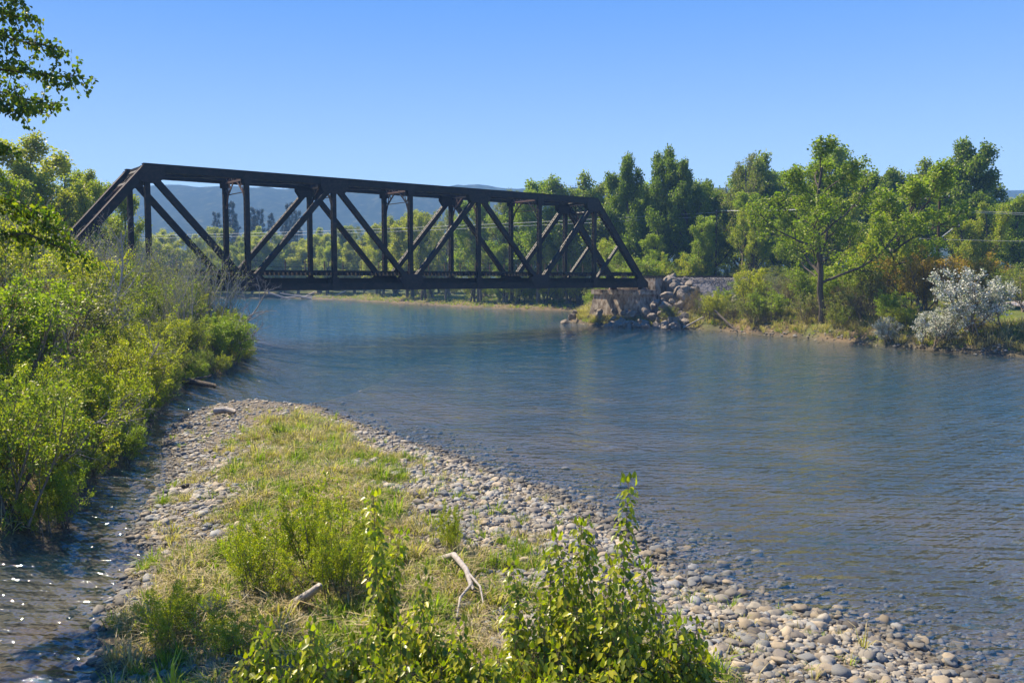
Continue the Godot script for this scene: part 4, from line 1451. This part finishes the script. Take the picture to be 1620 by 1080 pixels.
func sapling(x: float, d: float, top: float, side_shoots: int, seed_: int, label: String) -> void:
	var rng := RandomNumberGenerator.new()
	rng.seed = seed_
	var g := look_up(hgt, x, d)
	var h := top - g
	var o := thing("cottonwood_sapling", label, "sapling", Vector3(x, g, -d), 0.0, "cottonwood saplings on the gravel bar")
	var w := M.new()
	var m := M.new()
	var stems := [[Vector3(0, -0.05, 0), h, Vector3(rng.randfn() * 0.05, 1, rng.randfn() * 0.05)]]
	for i in side_shoots:
		stems.append([Vector3(rng.randfn() * 0.16, -0.05, rng.randfn() * 0.16), h * rng.randf_range(0.45, 0.82), Vector3(rng.randfn() * 0.16, 1, rng.randfn() * 0.16)])
	for s in stems:
		var p: Vector3 = s[0]
		var dir: Vector3 = s[2].normalized()
		var pts := [p]
		var rad := [0.011]
		var n := 10
		for i in n:
			dir = (dir + rdir(rng) * 0.05 + Vector3.UP * 0.03).normalized()
			p += dir * s[1] / n
			pts.append(p)
			rad.append(lerpf(0.011, 0.003, float(i + 1) / n))
		w.tube(pts, rad, 5)
		var count := int(s[1] * 95)
		var turn := rng.randf() * TAU
		for i in count:
			var f := pow((i + rng.randf()) / count, 0.85) * 0.9 + 0.1
			var q := f * n
			var at: Vector3 = pts[mini(int(q), n - 1)].lerp(pts[mini(int(q), n - 1) + 1], q - int(q)) if f < 1 else pts[n]
			turn += 2.4
			var out := Vector3(cos(turn), 0, sin(turn))
			var reach := rng.randf_range(0.05, 0.16) * lerpf(1.2, 0.6, f)
			var root := at + out * reach + Vector3.UP * reach * rng.randf_range(0.1, 0.8)
			w.tube([at, root], [0.0022, 0.0016], 3)
			var ld := (out * 0.7 - Vector3.UP * rng.randf_range(0.1, 1.3) + rdir(rng) * 0.35).normalized()
			if f > 0.96:
				ld = (out * 0.3 + Vector3.UP).normalized()
			var l := rng.randf_range(0.085, 0.135) * lerpf(1.05, 0.75, f)
			m.fine_leaf(root, ld, (out + Vector3.UP * 0.6 + rdir(rng) * 0.4).normalized(), l, l * rng.randf_range(0.52, 0.7), mix_color([Color(0.24, 0.28, 0.02), Color(0.33, 0.34, 0.024), Color(0.16, 0.2, 0.02), Color(0.42, 0.39, 0.028)], rng))
	part("stem", w.made(mt.twig), o)
	part("leaves", m.made(mt.gloss_leaf), o)

func make_bar_plants() -> void:
	for t in [
		[1.25, 10.0, 3.02, 2, "tallest slender cottonwood sapling on the gravel bar"],
		[0.68, 10.2, 2.6, 3, "tall leafy cottonwood sapling beside the tallest one"],
		[-1.72, 11.0, 2.72, 3, "tall cottonwood sapling standing alone beside the willow shrub"],
		[1.5, 9.8, 2.12, 3, "middling cottonwood sapling nearest the open cobbles"],
		[0.18, 10.0, 2.1, 4, "bushy middling cottonwood sapling in the thick of the clump"],
		[0.95, 9.5, 2.35, 4, "bushy cottonwood sapling at the heart of the clump"],
		[1.85, 9.4, 1.6, 4, "short bushy cottonwood sapling at the cobble edge of the clump"],
		[-1.1, 10.0, 1.85, 4, "bushy cottonwood sapling with drooping leaves near the bleached branch"]]:
		sapling(t[0], t[1], t[2], t[3], int(t[0] * 100) + 900, t[4])
	var rng := RandomNumberGenerator.new()
	rng.seed = 91
	for i in 28:
		var x := lerpf(-2.9, 2.0, i / 27.0)
		sapling(x, rng.randf_range(8.8, 10.0), rng.randf_range(1.2, 1.75), 7, 950 + i, "low bushy cottonwood sapling in the front of the clump")
	for t in [[-3.2, 14.2, 1.9, 1.35, "large bushy yellow-green willow in the middle of the gravel bar"], [-3.9, 13.6, 1.5, 1.1, "bushy willow on the grass beside the largest willow"], [-2.6, 13.2, 1.45, 1.0, "smaller willow beside the bleached log"], [-1.15, 15.3, 1.05, 0.55, "small upright willow beside the bleached branch"], [-4.7, 12.2, 1.0, 0.9, "low willow near the stream edge of the bar"], [-3.6, 11.4, 0.8, 0.9, "low spreading willow on the bare earth of the bar"]]:
		plant_at("willow", 0, t[0], t[1], t[2], t[3] * 1.7, t[0], t[4], "")

func limb(called: String, label: String, category: String, mat: String, runs: Array, group := "") -> Node3D:
	# runs: [points, r0, r1]; the first is the main stem
	var o := thing(called, label, category, Vector3(runs[0][0][0].x, 0, runs[0][0][0].z), 0.0, group)
	for i in runs.size():
		var st := M.new()
		var pts := []
		var rad := []
		var n: int = runs[i][0].size()
		for k in n:
			pts.append(runs[i][0][k] - o.position)
			rad.append(lerpf(runs[i][1], runs[i][2], float(k) / (n - 1)))
		for k in [0, -1]:
			var tip: Vector3 = pts[k] + (pts[k] - pts[1 if k == 0 else -2]).normalized() * rad[k] * 0.35
			if k == 0:
				pts.push_front(tip); rad.push_front(0.002)
			else:
				pts.push_back(tip); rad.push_back(0.002)
		st.tube(pts, rad, 8)
		part("stem" if i == 0 else "branch", st.made(mt[mat]), o)
	return o

func snag(called: String, label: String, at: Vector3, dir: Vector3, length: float, r: float, seed_: int, group := "") -> void:
	var rng := RandomNumberGenerator.new()
	rng.seed = seed_
	var s := {"segs": [7, 5, 4, 3], "kids": [9, 6, 4], "from": [0.15, 0.15, 0.15], "ratio": [0.5, 0.5, 0.5], "angle": [0.7, 0.7, 0.7], "up": [0.03, 0.02, 0.02, 0.0], "wander": [0.16, 0.22, 0.25, 0.25], "top": 0.55}
	var w := M.new()
	branch(w, [], Vector3.ZERO, dir.normalized(), length, r, 0, s, rng)
	var o := struct(called, w.made(mt.grey_wood), "thing")
	o.position = at
	tag(o, label, "dead branch", group)

func make_wood() -> void:
	var h := look_up(hgt, -0.2, 13.0)
	limb("bleached_branch", "bleached forked branch lying in the dry grass of the bar", "branch", "grey_wood", [
		[[Vector3(-1.25, h + 0.12, -14.8), Vector3(-0.95, h + 0.4, -14.2), Vector3(-0.72, h + 0.36, -13.6), Vector3(-0.6, h + 0.22, -13.1)], 0.06, 0.035],
		[[Vector3(-0.62, h + 0.26, -13.2), Vector3(-0.76, h + 0.24, -12.7), Vector3(-0.8, h + 0.02, -12.2)], 0.026, 0.012],
		[[Vector3(-0.7, h + 0.34, -13.55), Vector3(-0.48, h + 0.3, -13.0), Vector3(-0.42, h + 0.2, -12.6)], 0.022, 0.01]])
	limb("bleached_log", "short pale log lying in the willow's shade", "log", "grey_wood", [[[Vector3(-3.2, 0.5, -12.9), Vector3(-2.9, 0.78, -12.5), Vector3(-2.72, 0.98, -12.2)], 0.075, 0.05]])
	limb("driftwood_log", "pale driftwood log lying alone on the cobbles of the bar's tip", "log", "grey_wood", [[[Vector3(-11.0, 0.42, -32.4), Vector3(-10.6, 0.46, -32.5), Vector3(-10.2, 0.44, -32.2)], 0.13, 0.1]])
	limb("fallen_log", "dark fallen log reaching from the stream bank into the water", "log", "bark", [
		[[Vector3(-17.6, 0.5, -44.5), Vector3(-16.2, 0.35, -43.2), Vector3(-14.4, 0.12, -42.6)], 0.22, 0.12],
		[[Vector3(-15.8, 0.35, -43.1), Vector3(-14.9, 0.5, -43.6)], 0.08, 0.04]])
	snag("dead_branch", "tangled grey dead branches overhanging the stream in a spray", Vector3(-14.6, 1.2, -33.0), Vector3(0.75, 0.32, 0.3), 3.2, 0.06, 1)
	snag("dead_branch", "grey dead branches hanging low from the shrubs to the stream", Vector3(-12.6, 1.0, -25.6), Vector3(0.8, 0.0, 0.35), 2.4, 0.045, 2)
	snag("dead_branch", "small grey dead branches over the dark stream water", Vector3(-11.2, 0.8, -21.0), Vector3(0.7, 0.1, 0.4), 1.6, 0.03, 3)
	snag("dead_branch", "bare grey leaning tree reaching out over the river from the bank point", Vector3(-19.0, 0.8, -57.0), Vector3(0.85, 0.62, 0.1), 5.2, 0.09, 4)
	snag("dead_branch", "second bare grey snag below the leaning tree at the bank point", Vector3(-18.4, 0.7, -55.5), Vector3(0.85, 0.3, 0.15), 3.6, 0.07, 5)
	snag("dead_branch", "dark bare branches arching before the sloping bridge end post", Vector3(-20.5, 2.2, -44.0), Vector3(0.35, 0.9, 0.1), 5.6, 0.08, 6)
	limb("leaning_driftwood", "pale driftwood pole leaning on the far bank below the yellow bush", "driftwood", "grey_wood", [[[Vector3(18.3, 0.1, -94.2), Vector3(20.2, 1.3, -93.2)], 0.1, 0.06]])
	limb("leaning_driftwood", "dark driftwood pole sloping down to the water below the yellow bush", "driftwood", "bark", [[[Vector3(21.0, 2.0, -91.5), Vector3(22.6, -0.1, -88.0)], 0.13, 0.12]])
	# the driftwood jam under the far bank
	var rng := RandomNumberGenerator.new()
	rng.seed = 17
	for i in 9:
		var p := Vector3(-55 + rng.randf_range(-6, 9), 0.3 + rng.randf() * 0.7, -236 - rng.randf_range(-2, 5))
		var d := Vector3(rng.randf_range(-1, 1), rng.randf_range(-0.12, 0.2), rng.randf_range(-0.3, 0.3)).normalized() * rng.randf_range(2.5, 5)
		limb("driftwood_log", "grey log in the driftwood jam on the far shore", "log", "grey_wood", [[[p - d, p + d * 0.1, p + d], 0.24, 0.13]], "driftwood jam on the far shore")

func make_overhang() -> void:
	var rng := RandomNumberGenerator.new()
	rng.seed = 23
	var foot := Vector3(-13.6, look_up(hgt, -13.6, 17.0), -17.0)
	var o := thing("overhanging_cottonwood", "near cottonwood whose leafy boughs hang into view over the stream", "tree", foot)
	var w := M.new()
	var m := M.new()
	var trunk := [Vector3(-13.6, foot.y - 0.3, -17.0), Vector3(-13.3, 4.0, -16.6), Vector3(-12.9, 8.0, -16.2), Vector3(-12.8, 12.5, -16.0), Vector3(-12.4, 16.0, -15.6)]
	var tr := []
	for p in trunk:
		tr.append(p - foot)
	w.tube(tr, [0.3, 0.26, 0.2, 0.13, 0.04], 9)
	var limbs := [
		[[trunk[2], Vector3(-10.6, 8.75, -15.5), Vector3(-8.6, 8.85, -15.1), Vector3(-7.1, 8.62, -15.0)], 0.06],
		[[Vector3(-12.9, 8.6, -16.1), Vector3(-10.4, 9.7, -15.6), Vector3(-8.2, 10.1, -15.2)], 0.055],
		[[trunk[2], Vector3(-10.4, 8.2, -15.3), Vector3(-8.9, 8.2, -15.0), Vector3(-7.75, 8.05, -14.9)], 0.05],
		[[Vector3(-13.0, 7.4, -16.3), Vector3(-10.4, 7.7, -15.4), Vector3(-8.55, 7.5, -15.1)], 0.04],
		[[Vector3(-13.1, 6.0, -16.4), Vector3(-10.4, 6.9, -15.8), Vector3(-8.5, 6.6, -15.5), Vector3(-7.9, 6.1, -15.4)], 0.05],
		[[Vector3(-13.1, 5.6, -16.4), Vector3(-10.6, 6.2, -15.9), Vector3(-8.7, 6.1, -15.8), Vector3(-7.6, 5.75, -15.7)], 0.05],
		[[Vector3(-12.9, 9.5, -16.1), Vector3(-10.6, 10.9, -15.5), Vector3(-8.4, 11.0, -15.2)], 0.05],
		[[trunk[2], Vector3(-10.6, 9.2, -15.6), Vector3(-8.8, 9.4, -15.2), Vector3(-7.6, 9.15, -15.1)], 0.05],
		[[Vector3(-12.9, 9.0, -16.1), Vector3(-10.5, 10.1, -15.2), Vector3(-8.7, 9.75, -14.9), Vector3(-7.9, 9.5, -14.8)], 0.05],
		[[Vector3(-12.9, 8.2, -16.1), Vector3(-10.5, 8.6, -15.9), Vector3(-8.9, 8.5, -15.6), Vector3(-7.9, 8.3, -15.5)], 0.05],
		[[Vector3(-13.1, 6.4, -16.4), Vector3(-10.6, 6.6, -16.2), Vector3(-9.0, 6.5, -16.0), Vector3(-8.3, 6.4, -15.9)], 0.05],
		[[Vector3(-12.85, 11.5, -16.0), Vector3(-10.8, 12.9, -15.5), Vector3(-9.2, 13.2, -15.2)], 0.05]]
	var pal := [Color(0.11, 0.17, 0.02), Color(0.19, 0.23, 0.022), Color(0.28, 0.28, 0.022), Color(0.09, 0.14, 0.02)]
	for q in limbs:
		var c := Curve3D.new()
		for p in q[0]:
			c.add_point(p - foot)
		var len := c.get_baked_length()
		var pts := []
		var rad := []
		for i in 12:
			pts.append(c.sample_baked(len * i / 11.0) + rdir(rng) * 0.05)
			rad.append(lerpf(q[1], 0.008, i / 11.0))
		w.tube(pts, rad, 6)
		for i in 52:
			var f := lerpf(0.3, 1.0, (i + rng.randf()) / 52.0)
			var at := c.sample_baked(len * f)
			var dir := (Vector3(0.75, 0.05, 0.2) + rdir(rng) * 0.85).normalized()
			var l := rng.randf_range(0.35, 0.85) * lerpf(1.1, 0.55, f)
			var tp := [at]
			for k in 4:
				dir = (dir + rdir(rng) * 0.25 - Vector3.UP * 0.08).normalized()
				tp.append(tp[-1] + dir * l / 4)
			w.tube(tp, [0.009, 0.007, 0.005, 0.004, 0.003], 4)
			for k in int(40 * l + 10):
				var e := rng.randf() * 3.999
				var root: Vector3 = tp[int(e)].lerp(tp[int(e) + 1], e - int(e)) + rdir(rng) * 0.07
				var ld := (-Vector3.UP * rng.randf_range(0.2, 1.2) + rdir(rng) * 0.7).normalized()
				var s := rng.randf_range(0.06, 0.095)
				m.fine_leaf(root, ld, rdir(rng), s, s * 0.72, mix_color(pal, rng))
	part("trunk", w.made(mt.bark), o)
	part("crown", m.made(mt.leaf), o)

# ---------------------------------------------------------------- poles and wires
func utility_pole(at: Vector3, top: float, arms: Array, turn: float, label: String) -> void:
	var o := thing("utility_pole", label, "utility pole", at, turn, "utility poles beside the railway")
	var st := M.new()
	var h := top - at.y
	st.tube([Vector3(0, -0.3, 0), Vector3(0, h * 0.5, 0), Vector3(0, h, 0)], [0.17, 0.15, 0.12], 10)
	part("pole", st.made(mt.pole), o)
	for a in arms:
		st = M.new()
		st.box(Vector3(a[1], h + a[0], 0.14), Vector3(a[2], 0.13, 0.1))
		var arm := part("crossarm", st.made(mt.pole), o)
		var n: int = a[3]
		for i in n:
			st = M.new()
			var x: float = a[1] + a[2] * (float(i) / (n - 1) - 0.5) * 0.92
			st.tube([Vector3(x, h + a[0] + 0.06, 0.14), Vector3(x, h + a[0] + 0.14, 0.14), Vector3(x, h + a[0] + 0.22, 0.14)], [0.02, 0.05, 0.03], 8)
			part("insulator", st.made(mt.wire), arm)
		if a[4]:
			st = M.new()
			st.bar(Vector3(0, h + a[0] - 1.2, 0.14), Vector3(a[1] + a[2] * 0.25, h + a[0] - 0.05, 0.14), 0.06, 0.06)
			part("brace", st.made(mt.wire), arm)

func wire(a: Vector3, b: Vector3, sag: float, r: float, label: String) -> void:
	var st := M.new()
	var pts := []
	var rad := []
	for i in 25:
		var k := i / 24.0
		pts.append(a.lerp(b, k) - Vector3.UP * sag * 4 * k * (1 - k) - a)
		rad.append(r)
	st.tube(pts, rad, 4)
	var o := struct("overhead_wire", st.made(mt.wire), "thing")
	o.position = a
	tag(o, label, "wire", "overhead wires")

func make_poles() -> void:
	var a := Vector3(28.7, 4.0, -125)
	var b := Vector3(41.0, 3.0, -85.5)
	var c := Vector3(41.8, 3.5, -110)
	utility_pole(a, 15.0, [[-0.35, 0.9, 2.4, 3, false]], 0.5, "brown wooden utility pole with crossarm standing behind the ballast bank")
	utility_pole(b, 13.2, [[-0.15, -0.3, 2.6, 4, false], [-2.9, 1.0, 2.4, 3, true]], 0.2, "wooden utility pole with two crossarms rising behind the orange willow")
	utility_pole(c, 10.9, [[-0.3, 0, 1.6, 2, false]], 0.3, "short brown utility pole half hidden behind the open-crowned cottonwood")
	for k in 3:
		wire(b + Vector3(-1.4 + k * 0.9, 10.2, -0.1), a + Vector3(0.4 + k * 0.8, 10.85, 0), 0.5, 0.022, "pale overhead wire strung between the two tall utility poles")
	for k in 2:
		wire(b + Vector3(0.1 + k * 0.5, 8.9 - k * 0.15, 0.2), Vector3(80, 12.2 - k * 0.3, -92), 0.4, 0.018, "pale overhead wire running off past the gravel road")
	wire(c + Vector3(0, 7.2, 0), Vector3(76, 9.4, -88), 0.6, 0.018, "low overhead wire crossing behind the orange willow")
	for k in 2:
		wire(a + Vector3(0.3, 10.6 - k * 0.5, 0), Vector3(-120, 15.6 - k * 0.6, -215), 1.0, 0.03, "overhead wire crossing beyond the bridge trusses")

func make_road() -> void:
	var st := M.new()
	var pts := [Vector3(38.5, 0, -58), Vector3(44.5, 0, -69), Vector3(52, 0, -86), Vector3(68, 0, -104)]
	for i in 40:
		var k := i / 39.0 * 2.999
		var p: Vector3 = pts[int(k)].lerp(pts[int(k) + 1], k - int(k))
		for e in [-4.0, 4.0]:
			var q: Vector3 = p + Vector3(0.7, 0, 0.7) * float(e)
			st.v.append(Vector3(q.x, maxf(look_up(hgt, p.x, -p.z), look_up(hgt, q.x, -q.z)) + 0.1, q.z))
			st.n.append(Vector3.UP)
			st.c.append(Color(1, 0.97, 0.92))
	for i in 39:
		var a := i * 2
		st.ix.append_array(PackedInt32Array([a, a + 2, a + 1, a + 1, a + 2, a + 3]))
	struct("gravel_road", st.made(mt.ballast))

# ---------------------------------------------------------------- scene
func _ready() -> void:
	var cam := Camera3D.new()
	cam.name = "camera"
	cam.fov = 42.18
	cam.near = 0.1
	cam.far = 9000
	add_child(cam)
	cam.position = Vector3(0, 5.3, 0)
	cam.rotation = Vector3(-0.0707, 0, 0)
	cam.current = true
	var env := Environment.new()
	env.background_mode = Environment.BG_SKY
	var sky := ProceduralSkyMaterial.new()
	sky.sky_top_color = lin(0.0, 0.09, 0.35)
	sky.sky_horizon_color = lin(0.37, 0.48, 0.52)
	sky.sky_curve = 0.115
	sky.ground_bottom_color = lin(0.06, 0.06, 0.05)
	sky.ground_horizon_color = lin(0.2, 0.28, 0.35)
	sky.sun_angle_max = 1.0
	sky.energy_multiplier = 1.0
	var s := Sky.new()
	s.sky_material = sky
	env.sky = s
	env.tonemap_mode = Environment.TONE_MAPPER_LINEAR
	env.tonemap_exposure = 2.6
	env.sdfgi_enabled = true
	env.ssao_enabled = true
	env.ssil_enabled = true
	env.fog_enabled = true
	env.fog_density = 0.00038
	env.fog_light_color = Color(0.55, 0.76, 1.0)
	env.volumetric_fog_enabled = true
	env.volumetric_fog_density = 0.0
	var we := WorldEnvironment.new()
	we.environment = env
	add_child(we)
	var sun := DirectionalLight3D.new()
	sun.name = "sun"
	sun.light_energy = 1.6
	sun.light_angular_distance = 0.5
	sun.light_color = Color(1.0, 0.94, 0.83)
	sun.shadow_enabled = true
	add_child(sun)
	var el := deg_to_rad(51)
	sun.look_at_from_position(Vector3(-0.79 * cos(el), sin(el), -0.61 * cos(el)) * 50, Vector3.ZERO)
	make_materials()
	make_heights()
	make_land()
	make_water()
	make_hills()
	make_railway()
	make_bridge()
	make_road()
	make_stones()
	make_sources()
	make_trees()
	make_bar_plants()
	make_shrubs()
	make_grass()
	make_wood()
	make_overhang()
	make_poles()
